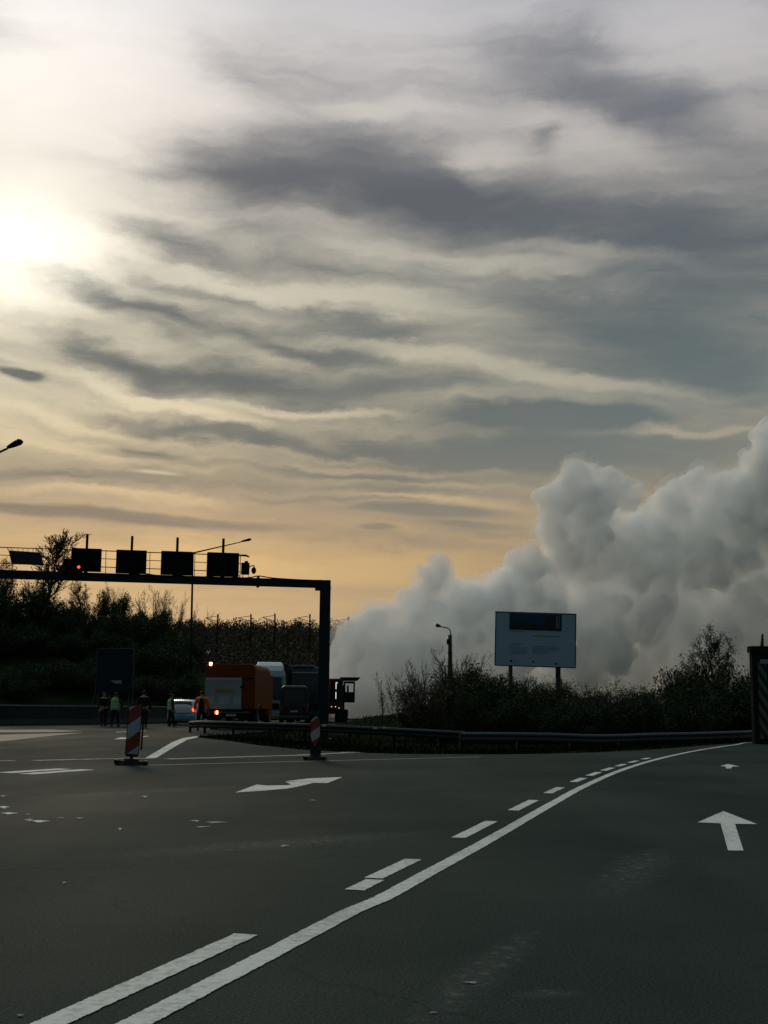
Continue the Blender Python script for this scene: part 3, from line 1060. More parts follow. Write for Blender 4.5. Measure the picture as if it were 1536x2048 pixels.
# ------------------------------------------------------------------ orange lorry (rear towards us)
LY = 64.0
lr = G(515, 1458)
lr = Vector((at(508, 1458, LY).x, LY, 0))
lor = empty('box_lorry', Vector((lr.x - 1.27, LY, 0)), R(-2.5))
tag(lor, 'orange box lorry seen from behind with grey tail lift and lit lamps', 'lorry')
wL, hT = 2.55, (at(480, 1328, LY)).z
z0 = 1.02
b = MB()
ch = 0.10
prof = [(-wL / 2, z0), (wL / 2, z0), (wL / 2, hT - ch * 2.4), (wL / 2 - 0.05, hT - ch), (wL / 2 - ch * 1.5, hT - 0.01), (-wL / 2 + ch, hT), (-wL / 2, hT - ch)]
b.loft([[(x, y, z) for x, z in prof] for y in (0, 5.6)])
body = b.build('box_body', M['orange'], lor, bevel=0.03)
tlift = MB().box((-0.32, -0.045, z0 + 0.78), (1.86, 0.07, 1.58)).build('tail_lift', M['grey_panel'], lor, bevel=0.02)
MB().box((-0.32, -0.085, z0 + 1.50), (1.82, 0.02, 0.10)).build('lip', M['light_panel'], tlift)
MB().box((-0.25, -0.085, z0 + 0.90), (1.0, 0.012, 0.17)).build('yellow_band', M['yellow'], tlift)
for x, w in ((-0.98, 0.42), (-0.28, 0.52), (0.40, 0.38)):
    MB().box((x, -0.085, z0 + 0.42), (w, 0.014, 0.40)).build('pale_panel', M['light_panel'], tlift)
MB().box((-0.02, -0.03, hT - 0.72), (2.5, 0.03, 0.05)).build('roller_housing', M['black'], lor)
MB().box((0.62, -0.09, z0 + 1.12), (0.16, 0.05, 0.10)).build('latch', M['black'], lor)
MB().box((0, 0.3, z0 - 0.12), (2.3, 0.4, 0.22)).build('under_frame', M['black'], lor)
MB().box((-0.1, -0.02, 0.86), (2.3, 0.10, 0.09)).build('bumper_bar', M['steel'], lor)
MB().box((-0.1, 0.05, 0.62), (2.2, 0.10, 0.10)).build('bumper_bar', M['dark'], lor)
MB().box((0, 3.6, 0.75), (0.9, 6.8, 0.25)).build('chassis', M['black'], lor)
MB().box((0, 6.6, 1.75), (2.45, 1.7, 2.3), ch=0.15).build('cab', M['orange'], lor, bevel=0.05)
wheel(lor, (-1.0, 1.5, 0.48), 0.48, 0.5)
wheel(lor, (1.0, 1.5, 0.48), 0.48, 0.5)
wheel(lor, (-1.05, 6.4, 0.48), 0.48, 0.32)
wheel(lor, (1.05, 6.4, 0.48), 0.48, 0.32)
b = MB()
b.tube([(1.27, 1.5 + 0.75 * math.cos(t), 0.48 + 0.75 * math.sin(t)) for t in [math.pi * k / 12 for k in range(13)]], 0.05, 6)
b.build('wheel_arch', M['orange_dark'], lor)
bx = [at(433, 1425, LY - 0.1), at(420, 1331, LY)]
inv = lor.matrix_basis.inverted()
tl_ = MB().box((0, 0, 0), (0.17, 0.06, 0.19)).build('tail_lamp', M['black'], lor, bevel=0.01)
tl_.location = inv @ bx[0]
MB().box((-0.045, -0.035, 0), (0.07, 0.02, 0.15)).build('red_lens', M['lamp_red'], tl_)
MB().box((0.035, -0.035, 0.0), (0.08, 0.02, 0.15)).build('amber_lens', M['lamp_amber'], tl_)
bl_ = MB().tube([(0, 0, -0.02), (0, 0, 0.10), (0, 0, 0.14)], [0.08, 0.08, 0.045], 12).build('beacon_lamp', M['lamp_warm'], lor, True)
bl_.location = inv @ (bx[1] + Vector((0.03, 0.1, 0.02)))
tr2 = MB().box((0.9, -0.05, 0.86), (0.17, 0.05, 0.12)).build('tail_lamp', M['lamp_off'], lor, bevel=0.01)
MB().box((0.1, -0.08, 0.72), (0.52, 0.02, 0.11)).build('number_plate', M['light_panel'], lor)
for x in (-0.9, 0.7):
    MB().box((x, 0.05, 0.45), (0.5, 0.02, 0.36)).build('mudflap', M['rubber'], lor)


# ------------------------------------------------------------------ cars
def car(label, cat, paint, lower, L=4.1, W=1.74, H=1.52, name='parked_car', group=None, lightbar=False, lit=True):
    root = empty(name, (0, 0, 0))
    # stations along y (0 = rear), each: y, zb, z_belt, z_top, half width low, half width top
    st = [(0.00, 0.42, 0.85, 0.95, 0.72, 0.62), (0.06, 0.28, 0.92, 1.10, 0.83, 0.68), (0.30, 0.24, 0.96, H - 0.08, 0.87, 0.66), (0.75, 0.22, 0.97, H, 0.87, 0.66), (2.0, 0.22, 0.96, H, 0.87, 0.67),
          (2.7, 0.22, 0.95, H - 0.10, 0.87, 0.66), (3.35, 0.22, 0.93, 1.02, 0.86, 0.74), (3.9, 0.26, 0.80, 0.86, 0.83, 0.70), (L, 0.38, 0.62, 0.66, 0.70, 0.60)]
    rings = []
    k = W / 1.74
    for y, zb, zm, zt, wl, wt in st:
        wl, wt = wl * k, wt * k
        h = [(-wl * 0.86, zb), (-wl, zb + 0.12), (-wl, zm - 0.12), (-wl * 0.98, zm), (-wt * 1.02, zt - 0.09), (-wt * 0.9, zt - 0.02), (-wt * 0.45, zt)]
        ring = [(x, y, z) for x, z in h] + [(-x, y, z) for x, z in h[::-1]]
        rings.append(ring)
    body = MB().loft(rings).build('body', paint, root, True, bevel=0.02)
    wq = [(-0.62 * k, 0.025, 1.00), (0.62 * k, 0.025, 1.00), (0.56 * k, 0.24, H - 0.13), (-0.56 * k, 0.24, H - 0.13)]
    MB().loft([wq, [(x, y + 0.05, z) for x, y, z in wq]]).build('rear_window', M['glass'], root)
    MB().slab([(-0.62 * k, 0.0), (0.62 * k, 0.0), (0.58 * k, 0.68), (-0.58 * k, 0.68)], 0.03,
              Matrix.Translation((0, 3.36, 0.98)) @ Matrix.Rotation(0.95, 4, 'X')).build('windscreen', M['glass'], root)
    for s in (-1, 1):
        vs = [(s * 0.875 * k, 0.55, 0.99), (s * 0.875 * k, 3.0, 0.98), (s * 0.69 * k, 2.55, H - 0.12), (s * 0.69 * k, 0.75, H - 0.10)]
        MB().loft([vs, [(x + s * 0.012, y, z + 0.004) for x, y, z in vs]]).build('side_window', M['glass'], root)
        t = MB().box((s * 0.73 * k, 0.05, 0.90), (0.20, 0.10, 0.19)).build('tail_lamp', M['lamp_red'] if lit and s > 0 else M['lamp_off'], root, bevel=0.015)
        MB().box((s * 0.93 * k, 2.75, 0.98), (0.16, 0.10, 0.12)).build('mirror', paint, root, bevel=0.02)
        MB().box((s * 0.6 * k, L - 0.06, 0.62), (0.26, 0.10, 0.12)).build('headlight', M['lamp_white'], root, bevel=0.02)
        wheel(root, (s * 0.78 * k, 0.75, 0.30), 0.30, 0.19)
        wheel(root, (s * 0.78 * k, 3.3, 0.30), 0.30, 0.19)
    bpr = MB()
    bpr.box((0, 0.03, 0.47), (1.60 * k, 0.16, 0.20), ch=0.05)
    bpr.build('bumper', lower, root, bevel=0.02)
    MB().box((0, -0.02, 0.72), (1.25 * k, 0.03, 0.025)).build('tailgate_trim', M['steel'], root)
    MB().box((0, -0.015, 0.64), (0.52, 0.02, 0.11)).build('number_plate', M['light_panel'], root)
    MB().tube([(0, 0.30, H - 0.2), (0, 0.1, H + 0.10)], 0.008, 5).build('aerial', M['black'], root)
    if lightbar:
        lbm = MB().box((0, 1.1, H + 0.045), (1.15, 0.24, 0.10), ch=0.06).build('light_bar', M['dark'], root, bevel=0.02)
        MB().box((-0.30, 0.97, H + 0.05), (0.42, 0.02, 0.06)).build('reflector', M['light_panel'], lbm)
    tag(root, label, cat, group)
    return root


pc = car('white hatchback patrol car with dark roof light bar, tail lamp lit', 'car', M['white'], M['bluegrey'], name='patrol_car', lightbar=True)
pg = G(362, 1450.5)
pc.location = (pg.x, pg.y, 0)
pc.rotation_euler = (0, 0, R(1.5))
# queue of cars far up the slope: only glints in the photo
fc = car('pale distant car at the left end of the far queue', 'car', M['white'], M['dark'], group='cars queuing far up the slope', lit=False)
labs = ['second pale distant car from the left in the far queue', 'pale distant car in the middle of the far queue', 'second pale distant car from the right in the far queue', 'pale distant car at the right end of the far queue']
far_spots = [(366, 1299), (382, 1300), (397, 1306), (415, 1310), (438, 1316)]
for i, (x, y) in enumerate(far_spots):
    o = fc if i == 0 else copy_tree(fc)
    Y = 150.0
    while Y < 500:
        p = at(x, y, Y)
        if tz(p.x, Y) + 0.7 >= p.z:
            break
        Y += 1
    o.location = (p.x, Y, tz(p.x, Y) - 0.02)
    o.rotation_euler = (0, 0, R(150 + 12 * i))
    if i:
        o['label'] = labs[i - 1]


# ------------------------------------------------------------------ oncoming white truck
def cab_truck(x, Y, w, H, paint, label, group=None, deflector=True, name='parked_truck'):
    root = empty(name, (x, Y, 0))
    hh = H - (0.65 if deflector else 0.1)
    b = MB()
    b.loft([[(-w / 2 + a, y, z), (w / 2 - a, y, z), (w / 2 - a, y2, z), (-w / 2 + a, y2, z)] for z, a, y, y2 in
            [(0.55, 0.06, 0.05, 2.2), (1.1, 0, 0, 2.2), (1.9, 0, 0.02, 2.2), (hh - 0.35, 0.06, 0.14, 2.2), (hh, 0.14, 0.35, 2.15)]])
    b.build('cab', paint, root, bevel=0.05)
    if deflector:
        b = MB()
        b.loft([[(-w / 2 + a, y, z), (w / 2 - a, y, z), (w / 2 - a, 2.1, z), (-w / 2 + a, 2.1, z)] for z, a, y in [(hh - 0.01, 0.16, 0.42), (hh + 0.35, 0.22, 0.75), (hh + 0.62, 0.34, 1.2)]])
        b.build('roof_deflector', M['white'], root, bevel=0.06)
    ws = [(-w / 2 + 0.14, -0.025, 1.62), (w / 2 - 0.14, -0.025, 1.62), (w / 2 - 0.2, 0.09, hh - 0.5), (-w / 2 + 0.2, 0.09, hh - 0.5)]
    MB().loft([ws, [(a, c + 0.02, e) for a, c, e in ws]]).build('windscreen', M['glass'], root)
    MB().box((0, -0.02, 1.15), (w * 0.72, 0.05, 0.42)).build('grille', M['black'], root)
    MB().box((0, -0.03, 0.62), (w * 0.98, 0.16, 0.30)).build('bumper', paint, root, bevel=0.03)
    MB().box((0, -0.02, hh - 0.42), (w * 0.86, 0.22, 0.08)).build('sun_visor', M['light_panel'], root)
    for s in (-1, 1):
        MB().box((s * (w / 2 - 0.28), -0.12, 0.72), (0.34, 0.05, 0.15)).build('headlight', M['light_panel'], root, bevel=0.01)
        MB().box((s * (w / 2 + 0.16), -0.05, 2.05), (0.20, 0.10, 0.55)).build('mirror', M['black'], root, bevel=0.02)
        wheel(root, (s * (w / 2 - 0.2), 1.1, 0.5), 0.5, 0.34)
        wheel(root, (s * (w / 2 - 0.2), 7.2, 0.5), 0.5, 0.34)
    MB().box((0, 4.9, 0.85), (0.9, 7.0, 0.3)).build('chassis', M['black'], root)
    MB().box((0, 5.9, H / 2 + 0.45), (w, 6.6, H - 1.1)).build('load_box', M['grey_panel'] if paint == M['white'] else M['dark'], root, bevel=0.02)
    tag(root, label, 'truck', group)
    return root


q = at(534, 1430, 88)
cab_truck(q.x, 88, 2.3, at(540, 1322, 88).z, M['print_grey'], 'oncoming truck with a white roof deflector showing above the orange lorry')
q = at(612, 1430, 92)
tk = cab_truck(q.x, 92, 2.5, at(600, 1331, 92).z, M['teal'], 'dark teal truck half hidden behind the gantry post', deflector=False)
MB().box((-0.35, 1.0, at(600, 1331, 92).z + 0.02), (1.7, 1.7, 0.06)).build('pale_roof_edge', M['light_panel'], tk)
# dark van between lorry and service truck
q = at(588, 1430, 82)
van = empty('parked_van', (q.x, 82, 0), R(4))
zt = at(588, 1371, 82).z
b = MB()
b.loft([[(-0.95 + a, y, z), (0.95 - a, y, z), (0.95 - a, y2, z), (-0.95 + a, y2, z)] for z, a, y, y2 in
        [(0.3, 0.04, 0.1, 5.0), (0.7, 0, 0, 5.1), (1.2, 0, 0.0, 4.9), (1.35, 0.02, 0.05, 4.2), (zt - 0.15, 0.14, 0.15, 3.4), (zt, 0.26, 0.3, 3.2)]])
b.build('body', M['navy'], van, bevel=0.05)
MB().slab([(-0.72, 1.25), (0.72, 1.25), (0.64, zt - 0.3), (-0.64, zt - 0.3)], 0.02, Matrix.Translation((0, 0.03, 0))).build('rear_window', M['glass'], van)
for s in (-1, 1):
    MB().box((s * 0.82, -0.02, 1.0), (0.14, 0.06, 0.36)).build('tail_lamp', M['lamp_off'], van)
    wheel(van, (s * 0.85, 0.9, 0.33), 0.33, 0.22)
    wheel(van, (s * 0.85, 4.1, 0.33), 0.33, 0.22)
MB().box((0, -0.06, 0.5), (1.8, 0.14, 0.18)).build('bumper', M['steel'], van, bevel=0.02)
MB().box((0, -0.03, 0.85), (0.5, 0.02, 0.11)).build('number_plate', M['light_panel'], van)
tag(van, 'very dark van between the orange lorry and the chevron truck', 'van')

# ------------------------------------------------------------------ orange service truck with cabin
SY = 95.0
q = at(648, 1432, SY)
sv = empty('service_truck', (q.x, SY, 0))
hs = at(648, 1357, SY).z
MB().box((0, 1.8, (hs + 0.95) / 2), (2.62, 3.6, hs - 0.95), ch=0.06).build('equipment_body', M['orange_dark'], sv, bevel=0.03)
chv = MB().box((-0.88, -0.03, 0), (0.86, 0.04, hs - 1.1)).build('chevron_board', M['chevron'], sv)
chv.location = (0, 0, (hs + 1.0) / 2)
MB().box((0.86, -0.03, 1.25), (0.82, 0.04, 0.5)).build('lower_panel', M['orange'], sv)
MB().box((0.86, -0.03, 2.35), (0.80, 0.04, 1.5)).build('dark_shutter', M['dark'], sv)
for dz in (0, 0.72):
    MB().box((0.87, -0.07, 2.0 + dz), (0.045, 0.04, 0.50)).build('reflector_strip', M['lamp_white'], sv)  # white reflectors, their shine put in as a glow
MB().box((0, 0, 0.78), (2.5, 0.2, 0.2)).build('bumper', M['black'], sv)
MB().box((0, 3.5, 0.8), (0.9, 6.5, 0.3)).build('chassis', M['black'], sv)
for (x, z) in [(-1.05, 1.16), (-0.78, 1.16), (0.55, 1.16), (0.85, 1.16), (1.12, 1.06), (0.95, 2.95)]:
    MB().ball((x, -0.06, z), 0.035, 8, 6).build('marker_lamp', M['lamp_white'], sv, True)
rb = at(652, 1366, SY) - sv.location
MB().ball((rb.x + 0.05, -0.10, rb.z), 0.15, 12, 8).build('red_beacon', lamp_mat('lit_beacon_red', (1.0, 0.12, 0.12), 3.2), sv, True)
MB().box((0, 5.0, 1.7), (2.4, 1.8, 2.2), ch=0.15).build('cab', M['orange'], sv, bevel=0.04)
for s in (-1, 1):
    wheel(sv, (s * 1.0, 1.2, 0.48), 0.48, 0.45)
    wheel(sv, (s * 1.05, 5.0, 0.48), 0.48, 0.32)
tag(sv, 'orange service truck with chevron back and red beacon beside the smoke', 'truck')

# dark operator cabin on its arm to the right (a crane cabin)
cr = empty('crane_cabin', at(698, 1432, SY + 1.5))
cr.location.z = 0
o = cr.location
A = lambda x, y: at(x, y, SY + 1.5) - o
x0, x1 = A(687, 1400).x, A(709, 1400).x
zt, zm, zb = A(698, 1363).z, A(698, 1384).z, A(698, 1405).z
cf = MB()
dd = 1.1
cf.box(((x0 + x1) / 2, dd / 2, (zm + zb) / 2), (x1 - x0, dd, zm - zb))
for xp in (x0 + 0.05, x1 - 0.05):
    for yp in (0.05, dd - 0.05):
        cf.box((xp, yp, (zt + zm) / 2), (0.10, 0.10, zt - zm))
cf.box(((x0 + x1) / 2, dd / 2, zt - 0.06), (x1 - x0, dd, 0.14))
cf.build('cabin_shell', M['dark'], cr, bevel=0.01)
MB().loft([[(x0 - 0.28, -0.15, zt + 0.06), (x1 + 0.12, -0.15, zt + 0.06), (x1 + 0.12, dd + 0.15, zt + 0.06), (x0 - 0.28, dd + 0.15, zt + 0.06)],
           [(x0 - 0.30, -0.2, zt + 0.32), (x1 + 0.42, -0.2, zt + 0.32), (x1 + 0.42, dd + 0.2, zt + 0.32), (x0 - 0.30, dd + 0.2, zt + 0.32)]]).build('roof', M['dark'], cr, bevel=0.01)
MB().box((x0 + 0.30, dd * 0.5, zm + 0.25), (0.14, 0.3, 0.5)).build('seat_back', M['black'], cr)
MB().box((A(684, 1400).x - 0.1, 0.5, zb / 2 + 0.6), (0.55, 0.7, zb + 1.4)).build('support_column', M['dark'], cr, bevel=0.02)
MB().box((A(684, 1400).x, 0.6, 0.5), (0.9, 1.6, 0.9)).build('undercarriage', M['rubber'], cr, bevel=0.05)
tag(cr, 'dark crane operator cabin with overhanging roof against the smoke', 'crane cabin')


# ------------------------------------------------------------------ people
def skin_body(name, chains, m, parent=None, sub=2):
    """chains: list of lists of ((x,y,z), radius); a chain may start at an index of an earlier vertex"""
    vs, rad, ed = [], [], []
    for ch in chains:
        prev = None
        for item in ch:
            if isinstance(item, int):
                prev = item
                continue
            vs.append(item[0])
            rad.append(item[1])
            i = len(vs) - 1
            if prev is not None:
                ed.append((prev, i))
            prev = i
    me = bpy.data.meshes.new(name)
    me.from_pydata(vs, ed, [])
    me.materials.append(m)
    o = bpy.data.objects.new(name, me)
    COL.objects.link(o)
    if parent:
        o.parent = parent
    sk = o.modifiers.new('skin', 'SKIN')
    sk.use_smooth_shade = True
    for i, r in enumerate(rad):
        rr = r if isinstance(r, tuple) else (r, r)
        me.skin_vertices[0].data[i].radius = rr
        me.skin_vertices[0].data[i].use_root = (i == 0)
    ss = o.modifiers.new('sub', 'SUBSURF')
    ss.levels = ss.render_levels = sub
    return o


def person(px, py, H, rz, label, vest=None, top=None, legs=None, arms='down', tape=True, group=None, stride=0.08):
    k = H / 1.78
    base = G(px, py)
    top = top or M['cloth_black']
    legs = legs or M['cloth_navy']
    S = lambda x, y, z: (x * k, y * k, z * k)
    el, ha = {}, {}
    for s in (-1, 1):
        if arms == 'hips' or (arms == 'one_up' and s > 0):
            el[s], ha[s] = (s * 0.36, 0.08, 1.16), (s * 0.20, -0.12, 1.02)
        elif arms == 'phone' and s > 0:
            el[s], ha[s] = (s * 0.34, -0.10, 1.18), (s * 0.16, -0.20, 1.48)
        else:
            el[s], ha[s] = (s * 0.25, 0.03, 1.12), (s * 0.26, -0.06, 0.88)
    ch = [[(S(0, 0, 0.98), 0.12 * k), (S(0, 0.01, 1.15), 0.115 * k), (S(0, 0.015, 1.34), 0.13 * k), (S(0, 0.01, 1.46), 0.085 * k), (S(0, -0.005, 1.54), 0.05 * k),
           (S(0, -0.02, 1.60), (0.066 * k, 0.07 * k)), (S(0, -0.015, 1.68), (0.075 * k, 0.088 * k)), (S(0, -0.01, 1.74), (0.055 * k, 0.065 * k))]]
    n = 8
    ch.append([5, (S(0, -0.098, 1.645), 0.014 * k)])
    n += 1
    for s in (-1, 1):
        ch.append([6, (S(s * 0.082, 0, 1.66), 0.014 * k)])
        n += 1
    hands = {}
    for s in (-1, 1):
        e, h = Vector(el[s]), Vector(ha[s])
        fd = (h - e).normalized()
        palm = h + fd * 0.05
        ch.append([3, (S(s * 0.17, 0.01, 1.43), 0.062 * k), (S(*e), 0.043 * k), (S(*h), 0.028 * k), (S(*palm), (0.035 * k, 0.022 * k))])
        n += 4
        pi = n - 1
        side = Vector((0, 1, 0)).cross(fd).normalized() if abs(fd.y) < 0.9 else Vector((1, 0, 0))
        acr = fd.cross(side).normalized()
        for j, ln in enumerate((0.07, 0.08, 0.075, 0.058)):
            r0 = palm + acr * (j - 1.5) * 0.021 + fd * 0.035
            ch.append([pi, (S(*r0), 0.010 * k), (S(*(r0 + fd * ln * 0.55 + side * 0.006 * s)), 0.009 * k), (S(*(r0 + fd * ln * 0.9 + side * 0.02 * s)), 0.008 * k)])
            n += 3
        t0 = h + fd * 0.02 - acr * 0.035
        ch.append([pi, (S(*t0), 0.011 * k), (S(*(t0 + fd * 0.045 - acr * 0.012)), 0.009 * k)])
        n += 2
    for s in (-1, 1):
        yo = s * stride
        ch.append([0, (S(s * 0.10, 0, 0.90), 0.095 * k), (S(s * 0.115, -0.02 + yo * 0.5, 0.50), 0.062 * k), (S(s * 0.12, yo, 0.10), 0.042 * k), (S(s * 0.12, yo - 0.02, 0.05), 0.045 * k), (S(s * 0.135, yo - 0.16, 0.035), 0.034 * k)])
    body = skin_body('person', ch, M['skin'])
    body.location = base
    body.rotation_euler = (0, 0, rz)
    # clothing as thicker shells
    jk = [[(S(0, 0, 0.95), (0.165 * k, 0.135 * k)), (S(0, 0.01, 1.15), (0.165 * k, 0.13 * k)), (S(0, 0.015, 1.34), (0.18 * k, 0.14 * k)), (S(0, 0.01, 1.455), 0.10 * k), (S(0, 0.005, 1.50), 0.07 * k)]]
    for s in (-1, 1):
        jk.append([3, (S(s * 0.175, 0.01, 1.43), 0.076 * k), (S(*el[s]), 0.058 * k), (S(*Vector(el[s]).lerp(Vector(ha[s]), 0.93)), 0.043 * k)])
    skin_body('jacket', jk, top, body)
    tr_ = [[(S(0, 0, 0.99), (0.15 * k, 0.125 * k)), (S(0, 0, 0.90), (0.14 * k, 0.12 * k))]]
    for s in (-1, 1):
        yo = s * stride
        tr_.append([1, (S(s * 0.10, 0, 0.84), 0.105 * k), (S(s * 0.115, -0.02 + yo * 0.5, 0.50), 0.078 * k), (S(s * 0.12, yo, 0.12), 0.064 * k)])
    skin_body('trousers', tr_, legs, body)
    for s in (-1, 1):
        yo = s * stride
        skin_body('boot', [[(S(s * 0.12, yo, 0.12), 0.055 * k), (S(s * 0.12, yo - 0.01, 0.052), 0.056 * k), (S(s * 0.135, yo - 0.15, 0.045), 0.045 * k)]], M['cloth_black'], body)
    hr = MB()
    hr.ball(S(0, 0.012, 1.705), 0.098 * k, 12, 8, (0.85, 1.0, 0.85))
    hr.build('hair', M['hair'], body, True)
    if vest:
        v = MB()
        rings = []
        for z, w, d in [(0.90, 0.215, 0.165), (1.05, 0.205, 0.160), (1.2, 0.205, 0.165), (1.34, 0.215, 0.172), (1.43, 0.19, 0.15), (1.49, 0.11, 0.10)]:
            rings.append([S(w * math.cos(t), d * math.sin(t) + 0.01, z) for t in [2 * math.pi * j / 16 for j in range(16)]])
        vo = v.loft(rings, False).build('vest', vest, body, True)
        if tape:
            for z, w, d in [(1.02, 0.212, 0.167), (1.16, 0.210, 0.167)]:
                tp_ = MB()
                tp_.loft([[S(w * math.cos(t), d * math.sin(t) + 0.01, z + dz) for t in [2 * math.pi * j / 16 for j in range(16)]] for dz in (0, 0.05)], False)
                tp_.build('reflective_band', M['reflective'], vo, True)
    body.scale = (1.2, 1.15, 1.0)
    tag(body, label, 'person', group)
    return body


person(206, 1452.5, 1.84, R(40), 'person in all dark clothes beside the green vest wearer', None, arms='phone', group='people standing on the left lanes')
person(229, 1453.5, 1.82, R(170), 'person in a green reflective vest under the blue sign', M['vest_green'], arms='hips', group='people standing on the left lanes')
person(286, 1455.5, 1.92, R(200), 'dark dressed person standing behind the wide striped beacon', None, group='people standing on the left lanes')
person(341, 1453, 1.80, R(120), 'person in a dull green vest at the rear corner of the patrol car', M['vest_green'], legs=M['cloth_black'], group='people standing on the left lanes')
person(402, 1461.5, 1.88, R(185), 'person with orange safety jacket and dark dungarees beside the orange lorry', None, top=M['vest_orange'], legs=M['cloth_black'], arms='down', group='people standing on the left lanes')
pe = [o for o in bpy.data.objects if o.get('label', '').startswith('person with orange')][0]
bk = MB()
bk.loft([[(x, 0.165 + (0 if z < 1.3 else -0.02), z) for x, z in [(-0.11, 0.95), (0.11, 0.95), (0.085, 1.3), (0.06, 1.52), (-0.06, 1.52), (-0.085, 1.3)]],
         [(x, 0.19, z) for x, z in [(-0.11, 0.95), (0.11, 0.95), (0.085, 1.3), (0.06, 1.52), (-0.06, 1.52), (-0.085, 1.3)]]])
bk.loft([[(x, -0.165 + (0 if z < 1.3 else 0.02), z) for x, z in [(-0.11, 0.95), (0.11, 0.95), (0.085, 1.3), (0.06, 1.52), (-0.06, 1.52), (-0.085, 1.3)]],
         [(x, -0.19, z) for x, z in [(-0.11, 0.95), (0.11, 0.95), (0.085, 1.3), (0.06, 1.52), (-0.06, 1.52), (-0.085, 1.3)]]])
bk.build('dungaree_bib', M['cloth_black'], pe)


# ------------------------------------------------------------------ vegetation
def tubes_mesh(segs, rmin=0.0):
    vs, fs = [], []
    for p0, p1, r0, r1 in segs:
        d = p1 - p0
        if d.length < 1e-6:
            continue
        d.normalize()
        a = d.cross(Vector((0.3, 0.2, 0.93)))
        if a.length < 0.05:
            a = d.cross(Vector((1, 0, 0)))
        a.normalize()
        b = d.cross(a)
        n = 5 if r0 > 0.04 else 3
        o = len(vs)
        for p, r in ((p0, max(r0, rmin)), (p1, max(r1, rmin))):
            for k in range(n):
                t = 2 * math.pi * k / n
                vs.append(p + (a * math.cos(t) + b * math.sin(t)) * r)
        for k in range(n):
            k2 = (k + 1) % n
            fs.append((o + k, o + k2, o + n + k2, o + n + k))
    return vs, fs


def grow(rng, segs, tips, p, d, L, r, level, P):
    n = P['nseg'][level]
    step = L / n
    r1 = r
    for i in range(n):
        w = P['wob'][level]
        d = (d + Vector((rng.uniform(-w, w), rng.uniform(-w, w), rng.uniform(-w, w) + P['up'][level]))).normalized()
        q = p + d * step
        r2 = r * (1 - 0.75 * (i + 1) / n)
        segs[0 if r1 > P['trunk_r'] else 1].append((p.copy(), q.copy(), r1, r2))
        if level >= P['leaf_level']:
            tips.append((q.copy(), d.copy()))
        if level < P['levels'] - 1 and i >= P['bare'][level]:
            for _ in range(P['kids'][level]):
                if rng.random() > P['prob'][level]:
                    continue
                ang = rng.uniform(*P['ang'][level])
                ax = d.cross(Vector((rng.uniform(-1, 1), rng.uniform(-1, 1), rng.uniform(-1, 1)))).normalized()
                nd = (Matrix.Rotation(ang, 3, ax) @ d).normalized()
                grow(rng, segs, tips, q.copy(), nd, L * P['ratio'][level] * rng.uniform(0.7, 1.15) * (1 - 0.4 * i / n), r2 * 0.72, level + 1, P)
        p, r1 = q, r2


def plant(name, seed, P, m_leaf, m_twig=None, m_bark=None):
    rng = random.Random(seed)
    segs, tips = ([], []), []
    for s in range(P['stems']):
        t = rng.uniform(0, 2 * math.pi)
        rr = P['base_r'] * math.sqrt(rng.random())
        lean = rng.uniform(*P['lean'])
        d = Vector((math.cos(t) * lean, math.sin(t) * lean, 1)).normalized()
        grow(rng, segs, tips, Vector((math.cos(t) * rr, math.sin(t) * rr, -0.15)), d, P['H'] * rng.uniform(*P['hv']), P['r'] * rng.uniform(0.7, 1.1), 0, P)
    root = empty(name, (0, 0, 0))
    zmax = max([q.z for q, _ in tips] + [s[1].z for s in segs[1]])
    if segs[0]:
        vs, fs = tubes_mesh(segs[0])
        raw('trunk', vs, fs, m_bark or M['bark'], root, True)
    vs, fs = tubes_mesh(segs[1], P.get('rmin', 0.006))
    br_ = raw('branches', vs, fs, m_twig or M['twig'], root)
    if P['leaves'] and tips:
        lv, lf = [], []
        for _ in range(P['leaves']):
            q, d = tips[rng.randrange(len(tips))]
            if rng.random() < SS(P.get('thin', 9), P.get('thin', 9) + 0.35, q.z / zmax):
                continue
            sp = P['spread']
            c = q + Vector((rng.gauss(0, sp), rng.gauss(0, sp), rng.gauss(0, sp)))
            s = P['leaf'] * rng.uniform(0.6, 1.4)
            a = Vector((rng.gauss(0, 1), rng.gauss(0, 1), rng.gauss(0, 1))).normalized()
            b = a.orthogonal().normalized()
            b = (Matrix.Rotation(rng.uniform(0, 6.28), 3, a) @ b)
            c2 = a.cross(b)
            o = len(lv)
            lv += [c - b * s, c + c2 * s * 0.5, c + b * s, c - c2 * s * 0.5]
            lf.append((o, o + 1, o + 2, o + 3))
        raw('crown', lv, lf, m_leaf, root)
    root['h'] = zmax
    return root


BARE = dict(stems=11, base_r=0.5, lean=(0.15, 0.75), H=3.3, hv=(0.65, 1.1), r=0.035, trunk_r=0.9, levels=3, nseg=[9, 6, 4], wob=[0.13, 0.16, 0.2], up=[0.05, 0.07, 0.05], bare=[2, 0, 0],
            kids=[2, 2, 0], prob=[0.75, 0.55, 0], ang=[(0.25, 0.65), (0.3, 0.8), (0, 0)], ratio=[0.38, 0.42, 0.4], leaf_level=1, leaves=700, leaf=0.03, spread=0.05, rmin=0.007)
BUSH = dict(stems=14, base_r=0.9, lean=(0.1, 0.8), H=2.9, hv=(0.6, 1.1), r=0.04, trunk_r=0.9, levels=3, nseg=[8, 6, 4], wob=[0.2, 0.25, 0.3], up=[0.02, 0.04, 0.03], bare=[1, 0, 0],
            kids=[2, 2, 0], prob=[0.9, 0.6, 0], ang=[(0.4, 1.0), (0.4, 1.1), (0, 0)], ratio=[0.42, 0.5, 0.4], leaf_level=0, leaves=9000, leaf=0.065, spread=0.13, thin=0.62, rmin=0.008)
